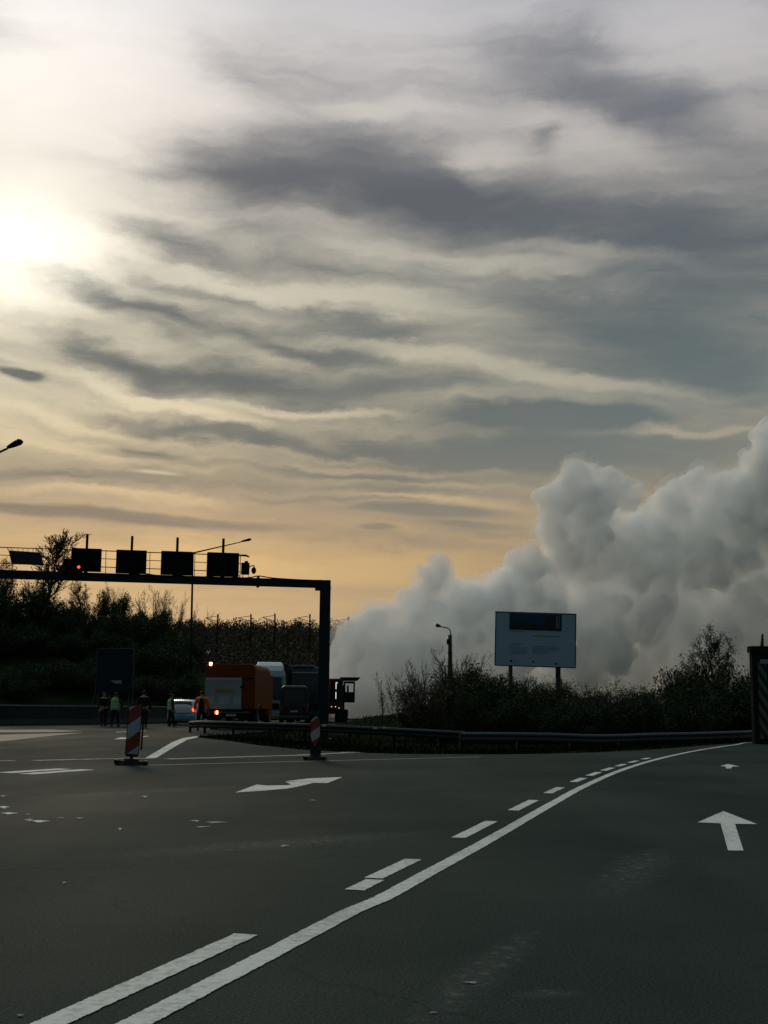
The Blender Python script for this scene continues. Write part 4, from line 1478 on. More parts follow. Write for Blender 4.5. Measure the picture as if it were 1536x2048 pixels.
TREE = dict(stems=1, base_r=0.0, lean=(0.0, 0.08), H=4.6, hv=(1, 1), r=0.16, trunk_r=0.035, levels=4, nseg=[8, 7, 5, 4], wob=[0.09, 0.18, 0.22, 0.25], up=[0.05, 0.08, 0.08, 0.05], bare=[2, 1, 0, 0],
            kids=[3, 2, 2, 0], prob=[0.9, 0.75, 0.6, 0], ang=[(0.4, 0.95), (0.35, 0.9), (0.4, 0.9), (0, 0)], ratio=[0.55, 0.5, 0.5, 0.4], leaf_level=2, leaves=2600, leaf=0.055, spread=0.10, rmin=0.010)
TALL = dict(TREE, H=7.6, r=0.15, kids=[4, 3, 2, 0], prob=[0.85, 0.7, 0.55, 0], ang=[(0.3, 0.75), (0.3, 0.8), (0.4, 0.9), (0, 0)], ratio=[0.42, 0.48, 0.5, 0.4], nseg=[12, 7, 5, 4], bare=[3, 1, 0, 0],
            leaves=1300, leaf=0.042, spread=0.16, rmin=0.019)
SAP = dict(BARE, stems=3, base_r=0.12, lean=(0.0, 0.12), H=2.9, r=0.028, kids=[2, 1, 0], prob=[0.8, 0.5, 0], ang=[(0.25, 0.6), (0.3, 0.7), (0, 0)], ratio=[0.3, 0.4, 0.4], leaves=60, rmin=0.010)
DENSE = dict(BUSH, leaves=15000, stems=18, base_r=1.3, leaf=0.075, spread=0.2, thin=0.75)

protos = {
    'bare': [plant('bare_shrub', s, BARE, M['leaf_rust']) for s in (1, 2, 3)],
    'bush': [plant('bush', s, BUSH, M['leaf']) for s in (11, 12)] + [plant('bush', 13, BUSH, M['leaf_rust'])],
    'dense': [plant('bush', s, DENSE, M['leaf_dark']) for s in (21, 22, 23)],
    'tree': [plant('tree', s, TREE, M['leaf_dark']) for s in (31, 32, 33)],
    'tall': [plant('tree', s, TALL, M['leaf_rust']) for s in (41,)],
    'sap': [plant('sapling', s, SAP, M['leaf_rust']) for s in (51, 52)],
}
used = set()


def put(kind, px, top_py, Y, label, group, i=0, rot=None, wx=1.0, sink=0.0):
    pr_ = protos[kind][i % len(protos[kind])]
    if pr_.name in used:
        o = copy_tree(pr_)
    else:
        o = pr_
        used.add(pr_.name)
    p = at(px, top_py, Y)
    z = tz(p.x, Y) - sink
    s = max(0.05, (p.z - z) / pr_['h'])
    o.location = (p.x, Y, z)
    o.scale = (s * wx, s * wx, s)
    o.rotation_euler = (0, 0, random.uniform(0, 6.28) if rot is None else rot)
    tag(o, label, {'bare': 'shrub', 'bush': 'bush', 'dense': 'bush', 'tree': 'tree', 'tall': 'tree', 'sap': 'sapling'}[kind], group)
    return o


GR = 'shrubs behind the near guardrail'
for i, (k, x, y, Y, wx, lab) in enumerate([
    ('sap', 766, 1343, 62, 0.8, 'thin leafless sapling standing alone against the smoke'),
    ('sap', 787, 1385, 63, 0.8, 'small leafless sapling left of the fan shaped shrub'),
    ('bare', 835, 1325, 58, 1.0, 'bare fan shaped shrub spreading left, right of the lone sapling'),
    ('bare', 872, 1290, 60, 1.0, 'bare twiggy shrub just left of the rough pole lamp'),
    ('bare', 912, 1286, 61, 0.9, 'tallest bare shrub crowding the rough lamp pole'),
    ('bush', 945, 1308, 60, 0.8, 'rust leaved bush right of the rough lamp pole'),
    ('bush', 925, 1318, 58, 1.0, 'dense twiggy bush directly right of the lamp pole foot'),
    ('bush', 965, 1326, 58, 1.0, 'bush between the rust leaved bush and the billboard'),
    ('bush', 868, 1345, 57, 1.0, 'leafy bush filling the foot of the bare shrubs'),
    ('bush', 1018, 1348, 58, 1.0, 'bush hiding the foot of the left billboard post'),
    ('bush', 1072, 1346, 59, 1.0, 'bush between the two billboard posts'),
    ('bush', 1120, 1352, 58, 1.0, 'bush hiding the foot of the right billboard post'),
    ('bush', 985, 1345, 59, 0.9, 'thin topped bush left of the billboard post'),
    ('dense', 900, 1385, 56, 0.9, 'low dark bush under the rough lamp pole'),
    ('dense', 960, 1378, 56, 0.9, 'low dark bush in front of the rust leaved bush'),
    ('bush', 1048, 1338, 62, 0.8, 'ragged bush under the left half of the billboard'),
    ('bush', 1095, 1345, 62, 0.8, 'ragged bush under the right half of the billboard'),
    ('dense', 1030, 1388, 56, 1.0, 'low dark bush below the left billboard post'),
    ('dense', 1100, 1390, 56, 1.0, 'low dark bush below the right billboard post'),
    ('bush', 1140, 1362, 60, 0.8, 'bush just right of the right billboard post'),
    ('bush', 1205, 1362, 59, 0.8, 'spiky bush beyond the gap right of the billboard'),
    ('dense', 1170, 1402, 56, 1.0, 'low bush filling the gap right of the billboard'),
    ('bush', 1250, 1352, 59, 0.8, 'spiky bush halfway between billboard and round topped tree'),
    ('dense', 1240, 1392, 56, 1.0, 'low dark bush in front of the spiky bushes'),
    ('bush', 1305, 1362, 60, 0.8, 'pale twigged bush left of the round topped tree'),
    ('dense', 1320, 1385, 56, 1.0, 'low dark bush left of the big tree foot'),
    ('tree', 1432, 1250, 60, 1.05, 'round topped tree with sparse crown near the right edge'),
    ('bush', 1372, 1300, 60, 0.75, 'leafy bush against the left side of the round topped tree'),
    ('dense', 1405, 1325, 58, 0.85, 'tall dense bush under the round topped tree'),
    ('dense', 1455, 1322, 58, 0.85, 'dense bush right under the round tree crown'),
    ('dense', 1385, 1375, 55, 0.9, 'low dense bush before the round topped tree'),
    ('dense', 1495, 1345, 57, 0.9, 'dense bush beside the striped pier'),
    ('dense', 1540, 1330, 62, 0.9, 'dense bush behind the striped pier'),
]):
    put(k, x, y, Y, lab, GR if k != 'tree' and k != 'sap' else None, i, wx=wx)

HL = 'bushes covering the left hillside'
labels_h = []
put('tall', 102, 1062, 112, 'tallest leafless tree rising above the gantry on the left', None, 0, 1.0, 1.5)
put('tree', 20, 1112, 108, 'leafy crowned tree behind the tilted board at the far left', None, 0, 0.4, 1.0)
put('bush', 5, 1128, 104, 'leafy mass at the far left edge below the gantry beam', None, 0, 0.3, 0.8)
put('bush', 48, 1140, 104, 'dense leafy top under the tilted board', None, 1, 1.3, 0.8)
put('bush', 132, 1180, 106, 'bush at the foot of the tallest leafless tree', None, 2, 2.3, 0.8)
put('tree', 68, 1150, 106, 'tree between the far left tree and the tallest leafless tree', None, 1, 2.0, 1.0)
put('tree', 172, 1158, 108, 'wide branching tree under the first lane signal', None, 2, 3.0, 1.1)
put('bush', 216, 1160, 110, 'rounded dense bush under the second lane signal', None, 0, 2.0, 0.55)
put('bush', 240, 1172, 112, 'dense bush right of the rounded one on the hill crest', None, 1, 1.0, 0.5)
put('bare', 308, 1166, 110, 'wispy bare shrub on the crest below the third lane signal', None, 0, 0.5, 1.0)
put('bare', 350, 1180, 110, 'bare shrub on the crest just left of the lamp pole', None, 1, 0.9, 0.7)
put('bare', 392, 1200, 112, 'small bare shrub right of the tall lamp pole', None, 2, 2.9, 0.6)
rng = random.Random(5)
spots = []
for row, (Yr, n) in enumerate([(113, 8), (106, 7), (99, 7), (92, 6)]):
    for k in range(n):
        x = 15 + (390 - 15) * (k + 0.5 * (row % 2)) / n + rng.uniform(-10, 10)
        spots.append((x, Yr + rng.uniform(-2, 2), row))
place = ['top', 'upper middle', 'lower middle', 'foot']
cnt = {}
for x, Y, row in spots:
    p = at(x, 1300, Y)
    z = tz(p.x, Y)
    hb_ = (0.9 if row == 0 else 2.1) + rng.uniform(-0.5, 0.9)
    o = put('dense', x, 1400, Y, None, HL, rng.randrange(3), None, 1.0)
    s = hb_ / [pr for pr in protos['dense']][0]['h']
    o.location = (p.x, Y, z - 0.2)
    o.scale = (s * 1.25, s * 1.25, s)
    k = cnt.get(row, 0)
    cnt[row] = k + 1
    ordn = ['first', 'second', 'third', 'fourth', 'fifth', 'sixth', 'seventh', 'eighth'][k]
    o['label'] = 'dark hillside bush, %s from the left in the %s row' % (ordn, place[row])

# far wood on the ridge: one mass
rng = random.Random(9)
lv, lf = [], []
for n_ in range(4600):
    front = n_ % 5 < 2
    Y = rng.uniform(128, 260) if front else rng.uniform(235, 450)
    q = rng.uniform(-0.15 if front else -0.34, 0.02 if front else 0.34)
    x = q * Y
    px_ = 768 + q * F
    if front and 345 < px_ < 460 and Y < 235:
        continue
    z = tz(x, Y) - 0.3
    h = rng.uniform(1.2, 2.6) if front else rng.uniform(3.2, 5.2)
    wdt = rng.uniform(1.1, 2.4) * (1.0 if front else 1.35)
    for k in range(24 if front else 40):
        t = rng.random()
        rr = wdt * (1 - t) ** 0.45 + 0.1
        a = rng.uniform(0, 6.28)
        c = Vector((x + math.cos(a) * rr * rng.random(), Y + math.sin(a) * rr * rng.random(), z + h * t))
        s = rng.uniform(0.16, 0.45) * (1.25 - 0.7 * t)
        u = Vector((rng.gauss(0, 0.7), rng.gauss(0, 0.7), rng.gauss(0, 1) + 0.5)).normalized()
        v = u.orthogonal().normalized()
        o = len(lv)
        lv += [c - u * s * 1.1, c + v * s * 0.8, c + u * s * 1.1, c - v * s * 0.8]
        lf.append((o, o + 1, o + 2, o + 3))
tag(raw('forest', lv, lf, M['leaf_rust']), 'distant wood covering the ridge behind the gantry post', 'forest', kind='stuff')

# rough grass on the verge
rng = random.Random(4)
lv, lf = [], []
cands = 0
while cands < 15000:
    x = rng.uniform(-7.5, 21)
    y = rng.uniform(33, 66)
    if not inside((x, y), island):
        continue
    d = edge_dist((x, y), near_edge)
    if rng.random() > (1.0 if d < 3 else 0.45):
        continue
    cands += 1
    z = tz(x, y) - 0.02
    h = rng.uniform(0.06, 0.24) * (0.6 if d < 0.4 else 1)
    a = rng.uniform(0, 6.28)
    w = rng.uniform(0.012, 0.035)
    dx, dy = math.cos(a) * w, math.sin(a) * w
    lx, ly = rng.gauss(0, 0.06), rng.gauss(0, 0.06)
    o = len(lv)
    lv += [(x - dx, y - dy, z), (x + dx, y + dy, z), (x + lx, y + ly, z + h)]
    lf.append((o, o + 1, o + 2))
tag(raw('grass', lv, lf, M['blade']), 'rough grass growing on the island verge', 'grass', kind='stuff')

# ------------------------------------------------------------------ railway masts on the ridge
GRM = 'railway masts in front of the ridge'
mast_px = [(436, 1228, 'leftmost'), (502, 1228, 'second from left'), (550, 1227, 'third from left'), (620, 1228, 'just left of the gantry post'), (697, 1234, 'just right of the gantry post')]
mr = None
tops = []
for i, (x, y, w) in enumerate(mast_px):
    Y = 262
    p = at(x, y, Y)
    z = tz(p.x, Y)
    if mr is None:
        hgt = p.z - z
        mr = empty('railway_mast', (0, 0, 0))
        MB().loft([[(a * 0.15, b * 0.15, zz_) for a, b in [(-1, -1), (1, -1), (1, 1), (-1, 1)]] for zz_ in (0, hgt)]).build('mast_pole', M['dark'], mr)
        MB().tube([(0, 0, hgt - 1.6), (-2.6, 0, hgt - 0.8)], 0.07, 5).build('cantilever', M['dark'], mr)
        MB().tube([(0, 0, hgt - 0.4), (-2.6, 0, hgt - 0.8)], 0.06, 5).build('cantilever', M['dark'], mr)
        o = mr
    else:
        o = copy_tree(mr)
    o.location = (p.x, Y, p.z - hgt)
    tag(o, 'thin railway mast against the ridge, ' + w, 'railway mast', GRM)
    tops.append(Vector((p.x - 2.6, Y, p.z - 0.8)))
wv = MB()
for a, c in zip(tops[:-1], tops[1:]):
    pts = [a.lerp(c, t / 8) + Vector((0, 0, -1.2 * 4 * (t / 8) * (1 - t / 8))) for t in range(9)]
    wv.tube(pts, 0.035, 4)
o = wv.build('overhead_wire', M['dark'])
tag(o, 'overhead wire strung between the railway masts', 'wire')

# ------------------------------------------------------------------ smoke
puffs = [  # px, py, radius px, distance
    (700, 1405, 40, 122), (688, 1352, 36, 121), (678, 1300, 26, 121), (700, 1275, 34, 122), (725, 1300, 52, 123), (745, 1245, 40, 123), (785, 1330, 80, 125), (775, 1242, 32, 124), (690, 1262, 20, 121),
    (730, 1380, 60, 124), (790, 1400, 60, 126), (715, 1250, 24, 122),
    (872, 1158, 40, 124), (852, 1188, 35, 124), (886, 1140, 24, 123), (908, 1192, 34, 125), (835, 1225, 48, 125), (865, 1240, 60, 127),
    (930, 1225, 52, 126), (958, 1203, 38, 125), (1000, 1192, 42, 125), (1056, 1130, 38, 124), (1030, 1120, 26, 124), (1086, 1128, 22, 125), (1050, 1175, 52, 127), (945, 1185, 20, 124),
    (1152, 975, 46, 126), (1112, 1010, 42, 126), (1213, 985, 44, 127), (1252, 995, 34, 128), (1165, 1045, 75, 130), (1195, 1105, 75, 131), (1135, 1120, 55, 129), (1100, 1060, 36, 127),
    (1300, 1060, 48, 133), (1345, 1010, 42, 133), (1388, 968, 34, 133), (1432, 985, 40, 134), (1480, 1010, 55, 135), (1265, 1070, 40, 131), (1350, 985, 26, 133),
    (1530, 935, 50, 134), (1500, 965, 36, 134), (1560, 890, 50, 135), (1620, 930, 110, 138), (1700, 900, 120, 140),
    (1360, 1090, 75, 136), (1460, 1080, 85, 138), (1550, 1065, 85, 138), (1660, 1040, 120, 140),
    (1000, 1270, 85, 130), (905, 1290, 75, 128), (1100, 1255, 85, 132), (1180, 1210, 70, 133), (1290, 1285, 70, 138), (1190, 1290, 85, 134), (1400, 1290, 75, 140), (1500, 1280, 80, 140), (1620, 1250, 110, 142),
    (1150, 1350, 55, 132), (1250, 1360, 55, 136), (1000, 1360, 70, 130), (860, 1370, 65, 127), (930, 1380, 60, 129), (1350, 1360, 50, 138), (1300, 1190, 45, 136), (1380, 1170, 60, 138), (1460, 1170, 60, 139), (1540, 1170, 70, 140),
    (1080, 1380, 55, 132), (1440, 1370, 60, 140), (1540, 1370, 60, 142), (1330, 1290, 60, 139),
]
rng = random.Random(12)
puffs += [(1300, 1130, 70, 134), (1290, 1210, 75, 135), (1345, 1120, 70, 136), (1250, 1130, 60, 132), (1240, 1230, 70, 134), (1410, 1040, 60, 136), (1400, 1130, 70, 137), (1090, 1190, 55, 129), (960, 1260, 60, 128),
          (1030, 1215, 50, 128), (1440, 1240, 80, 140), (1340, 1240, 70, 138), (820, 1290, 60, 126), (660, 1385, 18, 121), (664, 1340, 14, 121), (1540, 1000, 80, 137), (1470, 960, 24, 134), (1140, 940, 20, 126),
          (1180, 950, 22, 127), (1232, 962, 24, 127)]


def ico(sub):
    b_ = bmesh.new()
    bmesh.ops.create_icosphere(b_, subdivisions=sub, radius=1.0)
    out_ = ([tuple(v.co) for v in b_.verts], [tuple(v.index for v in f_.verts) for f_ in b_.faces])
    b_.free()
    return out_


ICO2, ICO1 = ico(3), ico(2)
SV, SF = [], []


def add_ball(c, r, tpl):
    o_ = len(SV)
    cx_, cy_, cz_ = c
    SV.extend([(cx_ + x * r, cy_ + y * r, cz_ + z * r) for x, y, z in tpl[0]])
    SF.extend([(i + o_, j + o_, k + o_) for i, j, k in tpl[1]])


for x, y, r, Y in puffs:
    c = at(x, y, Y)
    rm = r * Y / F
    add_ball(c, rm * 0.90, ICO2)
    for k in range(13):
        v = Vector((rng.gauss(0, 1), rng.gauss(-0.25, 1), rng.gauss(0.25, 1))).normalized()
        r2 = rm * rng.uniform(0.26, 0.46)
        c2 = c + v * (rm * 0.98 - r2 * 0.40)
        add_ball(c2, r2, ICO1)
        for j in range(3):
            v2 = (v + Vector((rng.gauss(0, 0.8), rng.gauss(0, 0.8), rng.gauss(0, 0.8)))).normalized()
            r3 = r2 * rng.uniform(0.35, 0.55)
            if r3 > 0.3:
                add_ball(c2 + v2 * (r2 * 0.95), r3, ICO1)
me = bpy.data.meshes.new('smoke_plume')
me.from_pydata(SV, [], SF)
smoke = bpy.data.objects.new('smoke_plume', me)
COL.objects.link(smoke)
rmod = smoke.modifiers.new('remesh', 'REMESH')
rmod.mode = 'VOXEL'
rmod.voxel_size = 0.27
sm = smoke.modifiers.new('smooth', 'SMOOTH')
sm.iterations = 2
for ns, st in ((3.6, 1.0), (1.2, 0.5)):
    tx = bpy.data.textures.new('smoke_lumps', 'CLOUDS')
    tx.noise_scale = ns
    tx.noise_depth = 3
    dm = smoke.modifiers.new('lumps', 'DISPLACE')
    dm.texture = tx
    dm.texture_coords = 'GLOBAL'
    dm.strength = st
    dm.mid_level = 0.5
sv_m = bpy.data.materials.new('smoke')
sv_m.use_nodes = True
nt = sv_m.node_tree
nt.nodes.clear()
out = nt.nodes.new('ShaderNodeOutputMaterial')
vol = nt.nodes.new('ShaderNodeVolumePrincipled')
vol.inputs['Color'].default_value = (0.99, 0.998, 1.0, 1)
vol.inputs['Density'].default_value = 0.65
vol.inputs['Anisotropy'].default_value = 0.3
nt.links.new(vol.outputs[0], out.inputs['Volume'])
me.materials.append(sv_m)
vs_, vf_ = [], []
rv = random.Random(77)
for x, y, r, Y in puffs:
    for k in range(2):
        c = at(x + rv.uniform(-0.4, 0.4) * r, y + rv.uniform(-0.45, 0.25) * r, Y + rv.uniform(-2, 2))
        rm = r * Y / F * rv.uniform(0.85, 1.15)
        o_ = len(vs_)
        vs_ += [(c.x + a_ * rm, c.y + b_ * rm, c.z + c_ * rm) for a_, b_, c_ in ICO1[0]]
        vf_ += [(i + o_, j + o_, k_ + o_) for i, j, k_ in ICO1[1]]
veil = raw('thin_smoke', vs_, vf_, sv_m.copy(), smoke)
veil.data.materials[0].node_tree.nodes['Principled Volume'].inputs['Density'].default_value = 0.10
vr_ = veil.modifiers.new('remesh', 'REMESH')
vr_.mode = 'VOXEL'
vr_.voxel_size = 0.3
for ns, st in ((2.6, 3.0), (0.9, 1.2)):
    tx = bpy.data.textures.new('veil_lumps', 'CLOUDS')
    tx.noise_scale = ns
    tx.noise_depth = 4
    dm = veil.modifiers.new('lumps', 'DISPLACE')
    dm.texture = tx
    dm.texture_coords = 'GLOBAL'
    dm.strength = st
    dm.mid_level = 0.5
tag(smoke, 'thick grey white smoke billowing up and away to the right', 'smoke', kind='stuff')

# ------------------------------------------------------------------ sky and sun
w = bpy.data.worlds.new('World')
scene.world = w
w.use_nodes = True
nt = w.node_tree
N, L = nt.nodes, nt.links
N.clear()
wout = N.new('ShaderNodeOutputWorld')
bg = N.new('ShaderNodeBackground')
L.new(bg.outputs[0], wout.inputs[0])
sund = ray(55, 500)
SUN_EL = math.asin(sund.z)
SUN_AZ = math.atan2(sund.x, sund.y)


def lin(c):
    return tuple((v / 255 / 12.92 if v <= 10 else ((v / 255 + 0.055) / 1.055) ** 2.4) for v in c)


def MA(op, a, c=None, e=None, clamp=False):
    n = N.new('ShaderNodeMath')
    n.operation = op
    n.use_clamp = clamp
    for i, v in enumerate((a, c, e)):
        if v is None:
            continue
        if isinstance(v, (int, float)):
            n.inputs[i].default_value = v
        else:
            L.new(v, n.inputs[i])
    return n.outputs[0]


def MIX(mode, fac, a, c):
    n = N.new('ShaderNodeMixRGB')
    n.blend_type = mode
    for i, v in enumerate((fac, a, c)):
        if isinstance(v, (int, float)):
            n.inputs[i].default_value = v
        elif isinstance(v, tuple):
            n.inputs[i].default_value = (*v, 1)
        else:
            L.new(v, n.inputs[i])
    return n.outputs[0]


tc = N.new('ShaderNodeTexCoord')
sep = N.new('ShaderNodeSeparateXYZ')
L.new(tc.outputs['Generated'], sep.inputs[0])
X, Yc, Z = sep.outputs
az = MA('ARCTAN2', X, Yc)
el = MA('ARCSINE', Z)
U = MA('MULTIPLY', az, F / 100.0)         # hundreds of photo pixels
V = MA('MULTIPLY', el, F / 100.0)
uv = N.new('ShaderNodeCombineXYZ')
L.new(U, uv.inputs[0])
L.new(V, uv.inputs[1])


def UV(px, py):
    d = ray(px, py)
    return math.atan2(d.x, d.y) * F / 100, math.asin(d.z) * F / 100


# cloud-deck projection: streaks converge towards the horizon
zz1 = MA('ADD', MA('MAXIMUM', Z, 0.0), 0.16)
cx = MA('DIVIDE', X, zz1)
cy = MA('DIVIDE', Yc, zz1)
deck = N.new('ShaderNodeCombineXYZ')
L.new(cx, deck.inputs[0])
L.new(cy, deck.inputs[1])


def noise_n(vec, scale, detail=6, rough=0.55, sc=(1, 1, 1), rot=0.0, loc=(0, 0, 0), dist=0.0):
    mp = N.new('ShaderNodeMapping')
    mp.inputs['Scale'].default_value = sc
    mp.inputs['Rotation'].default_value = (0, 0, rot)
    mp.inputs['Location'].default_value = loc
    L.new(vec, mp.inputs[0])
    n = N.new('ShaderNodeTexNoise')
    n.inputs['Scale'].default_value = scale
    n.inputs['Detail'].default_value = detail
    n.inputs['Roughness'].default_value = rough
    n.inputs['Distortion'].default_value = dist
    L.new(mp.outputs[0], n.inputs['Vector'])
    return n


# domain warp so that placed banks get ragged, streaky edges
wn = noise_n(uv.outputs[0], 0.45, 8, 0.60, (0.6, 1.4, 1), 0.12)
sub = N.new('ShaderNodeVectorMath')
sub.operation = 'SUBTRACT'
L.new(wn.outputs['Color'], sub.inputs[0])
sub.inputs[1].default_value = (0.5, 0.5, 0.5)
scl = N.new('ShaderNodeVectorMath')
scl.operation = 'MULTIPLY'
L.new(sub.outputs[0], scl.inputs[0])
scl.inputs[1].default_value = (2.7, 1.5, 0)
wuv = N.new('ShaderNodeVectorMath')
wuv.operation = 'ADD'
L.new(uv.outputs[0], wuv.inputs[0])
L.new(scl.outputs[0], wuv.inputs[1])


def blob(px, py, a, b, tilt_deg, vec):
    """soft ellipse: centre and half sizes in photo pixels, tilt clockwise in degrees"""
    u, v = UV(px, py)
    mp = N.new('ShaderNodeMapping')
    mp.vector_type = 'TEXTURE'
    mp.inputs['Location'].default_value = (u, v, 0)
    mp.inputs['Rotation'].default_value = (0, 0, R(-tilt_deg))
    mp.inputs['Scale'].default_value = (a / 100, b / 100, 1)
    L.new(vec, mp.inputs[0])
    g = N.new('ShaderNodeTexGradient')
    g.gradient_type = 'SPHERICAL'
    L.new(mp.outputs[0], g.inputs[0])
    s = g.outputs['Fac']
    # smoothstep
    return MA('MULTIPLY', MA('MULTIPLY', s, s), MA('MULTIPLY_ADD', s, -2.0, 3.0))


dens = MA('MULTIPLY_ADD', noise_n(deck.outputs[0], 1.15, 8, 0.55, (0.8, 2.0, 1), 0.25, dist=0.5).outputs['Fac'], 1.15, -0.42)
dens = MA('MULTIPLY_ADD', noise_n(wuv.outputs[0], 0.55, 7, 0.52, (0.30, 1.3, 1), 0.10, (3, 1, 0)).outputs['Fac'], 1.25, dens)
dens = MA('MULTIPLY_ADD', noise_n(wuv.outputs[0], 1.5, 6, 0.6, (0.16, 1.6, 1), 0.04, (7, 2, 0)).outputs['Fac'], 0.55, dens)
dens = MA('MULTIPLY_ADD', noise_n(wuv.outputs[0], 3.4, 5, 0.6, (0.25, 1.3, 1), 0.08, (1, 9, 0)).outputs['Fac'], 0.26, dens)
dens = MA('SUBTRACT', dens, 0.95)
DARK = [(760, 360, 620, 120, 6, 0.55), (1000, 420, 560, 130, 9, 0.50), (470, 350, 300, 80, 12, 0.35), (1330, 440, 420, 130, 6, 0.45), (1150, 150, 420, 110, 20, 0.42), (1340, 250, 300, 110, 30, 0.35),
        (1180, 80, 200, 70, 10, 0.25), (1090, 282, 50, 45, 30, 0.40), (330, 490, 330, 60, 8, 0.55), (560, 480, 260, 50, 14, 0.30), (480, 760, 520, 62, 7, 0.60), (190, 700, 300, 48, 18, 0.40),
        (230, 600, 330, 44, 12, 0.70), (740, 655, 280, 46, 3, 0.40), (1050, 590, 420, 70, 14, 0.40), (1280, 660, 560, 150, 9, 0.50), (1450, 560, 320, 190, 5, 0.35), (1110, 838, 320, 34, 1, 0.70),
        (600, 872, 520, 34, 3, 0.40), (450, 955, 620, 34, 2, 0.40), (300, 900, 240, 18, 5, 0.30), (900, 915, 380, 24, 3, 0.40), (1350, 900, 480, 60, 2, 0.45), (900, 780, 300, 34, 5, 0.30),
        (560, 210, 320, 60, 14, 0.20), (430, 90, 170, 60, 38, 0.14), (850, 120, 240, 60, 10, 0.12), (850, 945, 420, 16, 2, 0.3), (1000, 985, 460, 22, 2, 0.40), (640, 1000, 300, 16, 3, 0.25),
        (780, 1085, 380, 20, 3, 0.28), (420, 1095, 260, 14, 2, 0.22), (120, 840, 300, 24, 10, 0.35), (70, 935, 240, 18, 0, 0.3), (1480, 760, 240, 60, 4, 0.3), (1020, 905, 460, 60, 2, 0.40), (1280, 950, 420, 60, 2, 0.35), (600, 740, 1100, 320, 4, 0.22), (350, 560, 420, 26, 10, 0.3), (560, 700, 420, 30, 8, 0.3), (250, 830, 420, 22, 8, 0.35), (700, 545, 420, 30, 9, 0.25), (330, 1040, 420, 16, 3, 0.25), (180, 960, 460, 20, 1, 0.25), (900, 1055, 320, 18, 2, 0.30), (600, 935, 420, 16, 2, 0.3)]
LIGHT = [(550, -30, 900, 190, 0, 0.70), (330, 170, 320, 150, 0, 0.30), (60, 480, 300, 260, 0, 0.6), (150, 220, 480, 420, 0, 0.45), (640, 592, 440, 40, 6, 0.60), (985, 325, 100, 70, 10, 0.55), (800, 225, 380, 50, 4, 0.40),
         (1120, 240, 240, 60, 20, 0.35), (1440, 60, 240, 110, 10, 0.35), (650, 822, 340, 16, 3, 0.50), (420, 670, 300, 26, 14, 0.45), (900, 725, 460, 34, 9, 0.60), (1280, 775, 330, 26, 3, 0.5), (1400, 855, 240, 16, 2, 0.85),
         (330, 800, 460, 22, 10, 0.60), (500, 1130, 700, 70, 2, 0.35), (1230, 520, 330, 34, 10, 0.35), (950, 525, 360, 26, 6, 0.40), (60, 800, 300, 60, 8, 0.4), (330, 545, 300, 24, 8, 0.35), (860, 1003, 260, 12, 2, 0.5),
         (250, 985, 420, 14, 1, 0.35), (150, 880, 300, 20, 6, 0.3), (700, 900, 300, 12, 2, 0.3)]
CRISP = [(870, 1022, 220, 19, 2, 0.85), (742, 1056, 60, 9, 1, 0.5), (310, 1036, 380, 17, 3, 0.55), (50, 1018, 130, 16, 4, 0.5), (36, 749, 70, 15, 6, 0.75), (1120, 838, 300, 34, 1, 0.5),
         (960, 1050, 130, 10, 3, 0.4), (260, 905, 140, 14, 3, 0.3)]
for x, y, a, b_, t, s in DARK:
    dens = MA('MULTIPLY_ADD', blob(x, y, a, b_, t, wuv.outputs[0]), s, dens)
for x, y, a, b_, t, s in LIGHT:
    dens = MA('MULTIPLY_ADD', blob(x, y, a, b_, t, wuv.outputs[0]), -s, dens)
# gentle warp for the small crisp banks
scl2 = N.new('ShaderNodeVectorMath')
scl2.operation = 'MULTIPLY'
L.new(sub.outputs[0], scl2.inputs[0])
scl2.inputs[1].default_value = (1.6, 0.28, 0)
wuv2 = N.new('ShaderNodeVectorMath')
wuv2.operation = 'ADD'
L.new(uv.outputs[0], wuv2.inputs[0])
L.new(scl2.outputs[0], wuv2.inputs[1])
for x, y, a, b_, t, s in CRISP:
    dens = MA('MULTIPLY_ADD', MA('MULTIPLY', blob(x, y, a, b_, t, wuv2.outputs[0]), 1.6, clamp=True), s, dens)
cloud = N.new('ShaderNodeMapRange')
cloud.interpolation_type = 'SMOOTHSTEP'
L.new(dens, cloud.inputs['Value'])
cloud.inputs['From Min'].default_value = -0.32
cloud.inputs['From Max'].default_value = 1.08
CL = cloud.outputs[0]

# colour of the bright parts of the deck by elevation, front (sunset) and back of the sky
ELR = math.radians(90)


def ramp_of(val, stops):
    r = N.new('ShaderNodeValToRGB')
    e = r.color_ramp.elements
    while len(e) < len(stops):
        e.new(0.5)
    for k, (p, c) in enumerate(stops):
        e[k].position = p
        e[k].color = (*c, 1)
    L.new(val, r.inputs[0])
    return r.outputs[0]


def elv(py):
    return math.asin(ray(768, py).z) / R(45)


eln = MA('DIVIDE', el, R(45), clamp=True)
bright = ramp_of(eln, [(0.0, lin((200, 160, 118))), (elv(1240), lin((216, 182, 134))), (elv(1120), lin((226, 188, 130))), (elv(1040), lin((210, 180, 138))), (elv(930), lin((222, 200, 160))),
                       (elv(800), lin((220, 207, 176))), (elv(600), lin((206, 198, 176))), (elv(350), lin((202, 194, 184))), (elv(100), lin((216, 210, 207))), (elv(0) + 0.05, lin((190, 192, 200))), (1.0, lin((186, 204, 206)))])
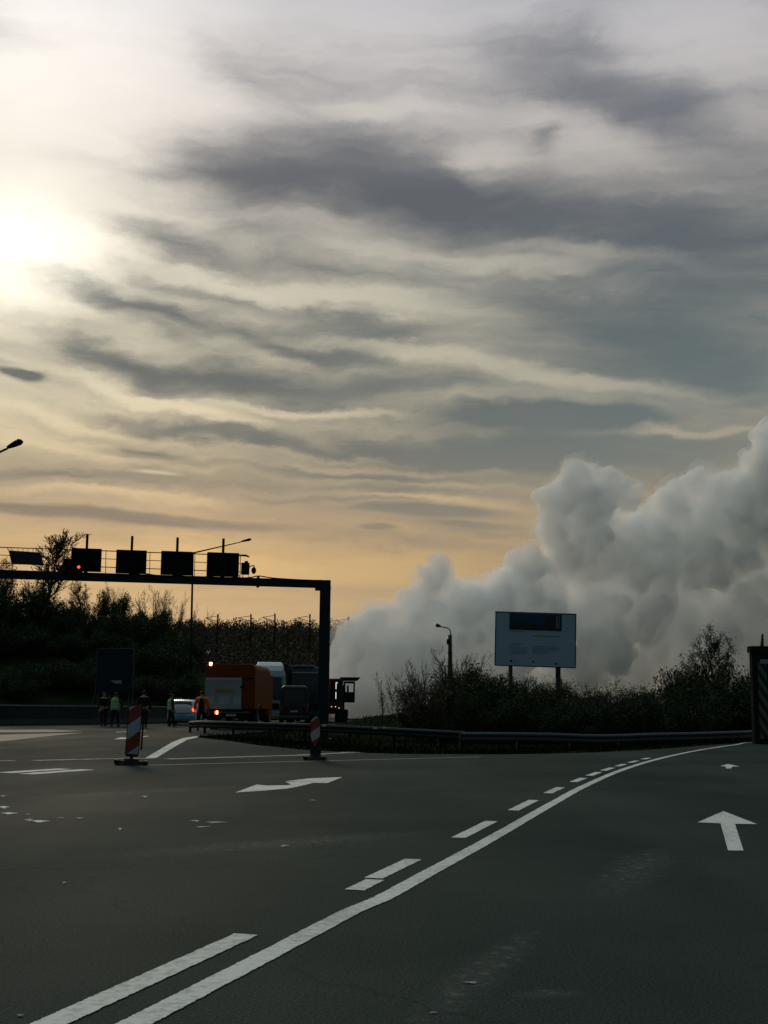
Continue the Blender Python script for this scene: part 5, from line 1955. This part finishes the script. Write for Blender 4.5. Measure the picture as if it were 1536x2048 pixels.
# dimmer and greyer towards the right
side = N.new('ShaderNodeMapRange')
L.new(U, side.inputs['Value'])
side.inputs['From Min'].default_value = UV(420, 800)[0]
side.inputs['From Max'].default_value = UV(1380, 800)[0]
side_lo = N.new('ShaderNodeMapRange')
L.new(V, side_lo.inputs['Value'])
side_lo.inputs['From Min'].default_value = UV(768, 300)[1]
side_lo.inputs['From Max'].default_value = UV(768, 750)[1]
sfac = MA('MULTIPLY', side.outputs[0], MA('MULTIPLY_ADD', side_lo.outputs[0], 0.6, 0.4))
bright = MIX('MULTIPLY', sfac, bright, (0.50, 0.545, 0.64))
shade = ramp_of(eln, [(0.0, lin((170, 140, 112))), (elv(1150), lin((168, 142, 116))), (elv(1000), lin((138, 128, 114))), (elv(880), lin((116, 116, 110))), (elv(650), lin((100, 104, 104))), (elv(390), lin((98, 100, 105))), (elv(120), lin((130, 129, 134))), (1.0, lin((152, 170, 174)))])
shade = MIX('MULTIPLY', sfac, shade, (0.88, 1.04, 1.12))
deckcol = MIX('MIX', CL, bright, shade)
# sun glow through the cloud (a broad halo and a bright core)
g1 = blob(70, 430, 900, 760, 0, uv.outputs[0])
g2 = blob(30, 505, 270, 170, 0, wuv.outputs[0])
g3 = blob(20, 170, 640, 640, 0, wuv.outputs[0])
inv_c = MA('MULTIPLY_ADD', CL, -0.80, 1.0)
glow = MA('MULTIPLY', MA('ADD', MA('ADD', MA('MULTIPLY', g1, 0.07), MA('MULTIPLY', g2, 0.50)), MA('MULTIPLY', g3, 0.32)), inv_c)
gl_c = MIX('MULTIPLY', 1.0, MIX('MIX', 1.0, (0, 0, 0), (1.0, 0.95, 0.84)), glow)
deckcol = MIX('ADD', 1.0, deckcol, gl_c)
# thin bright sliver
sl = MA('MULTIPLY', blob(320, 944, 75, 7, 2, wuv2.outputs[0]), 1.0)
deckcol = MIX('ADD', sl, deckcol, (0.28, 0.24, 0.16))
# away from the sunset the deck is dim and bluish
frontness = N.new('ShaderNodeMapRange')
frontness.interpolation_type = 'SMOOTHSTEP'
dt = N.new('ShaderNodeVectorMath')
dt.operation = 'DOT_PRODUCT'
L.new(tc.outputs['Generated'], dt.inputs[0])
dt.inputs[1].default_value = Vector((sund.x, sund.y, 0)).normalized()
L.new(dt.outputs['Value'], frontness.inputs['Value'])
frontness.inputs['From Min'].default_value = 0.1
frontness.inputs['From Max'].default_value = 0.80
sky = N.new('ShaderNodeTexSky')
sky.sky_type = 'NISHITA'
sky.sun_disc = False
sky.sun_elevation = SUN_EL
sky.sun_rotation = SUN_AZ
back = MIX('ADD', 1.0, MIX('MULTIPLY', 1.0, sky.outputs[0], (0.05, 0.05, 0.05)), (0.38, 0.55, 0.60))
back = MIX('MULTIPLY', CL, back, (0.55, 0.58, 0.62))
zen = N.new('ShaderNodeMapRange')
zen.interpolation_type = 'SMOOTHSTEP'
L.new(el, zen.inputs['Value'])
zen.inputs['From Min'].default_value = R(33)
zen.inputs['From Max'].default_value = R(58)
zen.inputs['To Min'].default_value = 1.0
zen.inputs['To Max'].default_value = 3.1
full = MIX('MIX', frontness.outputs[0], back, MIX('MULTIPLY', 1.0, deckcol, (10.0, 10.0, 10.0)))
vm = N.new('ShaderNodeVectorMath')
vm.operation = 'SCALE'
L.new(full, vm.inputs[0])
L.new(zen.outputs[0], vm.inputs['Scale'])
L.new(vm.outputs[0], bg.inputs['Color'])
bg.inputs['Strength'].default_value = 0.10

sd = bpy.data.lights.new('sun', 'SUN')
sd.energy = 0.9
sd.angle = R(14)
sd.color = (1.0, 0.82, 0.6)
so = bpy.data.objects.new('sun', sd)
COL.objects.link(so)
so.rotation_euler = (-sund).to_track_quat('-Z', 'Y').to_euler()

# ------------------------------------------------------------------ render settings
scene.render.engine = 'CYCLES'
scene.view_settings.view_transform = 'Standard'
scene.view_settings.look = 'None'
scene.view_settings.exposure = 0
scene.view_settings.gamma = 1
c = scene.cycles
c.use_denoising = True
c.max_bounces = 26
c.volume_bounces = 22
c.diffuse_bounces = 3
c.glossy_bounces = 3
c.transparent_max_bounces = 12
c.sample_clamp_indirect = 4
for o in bpy.data.objects:
    if 'h' in o:
        del o['h']
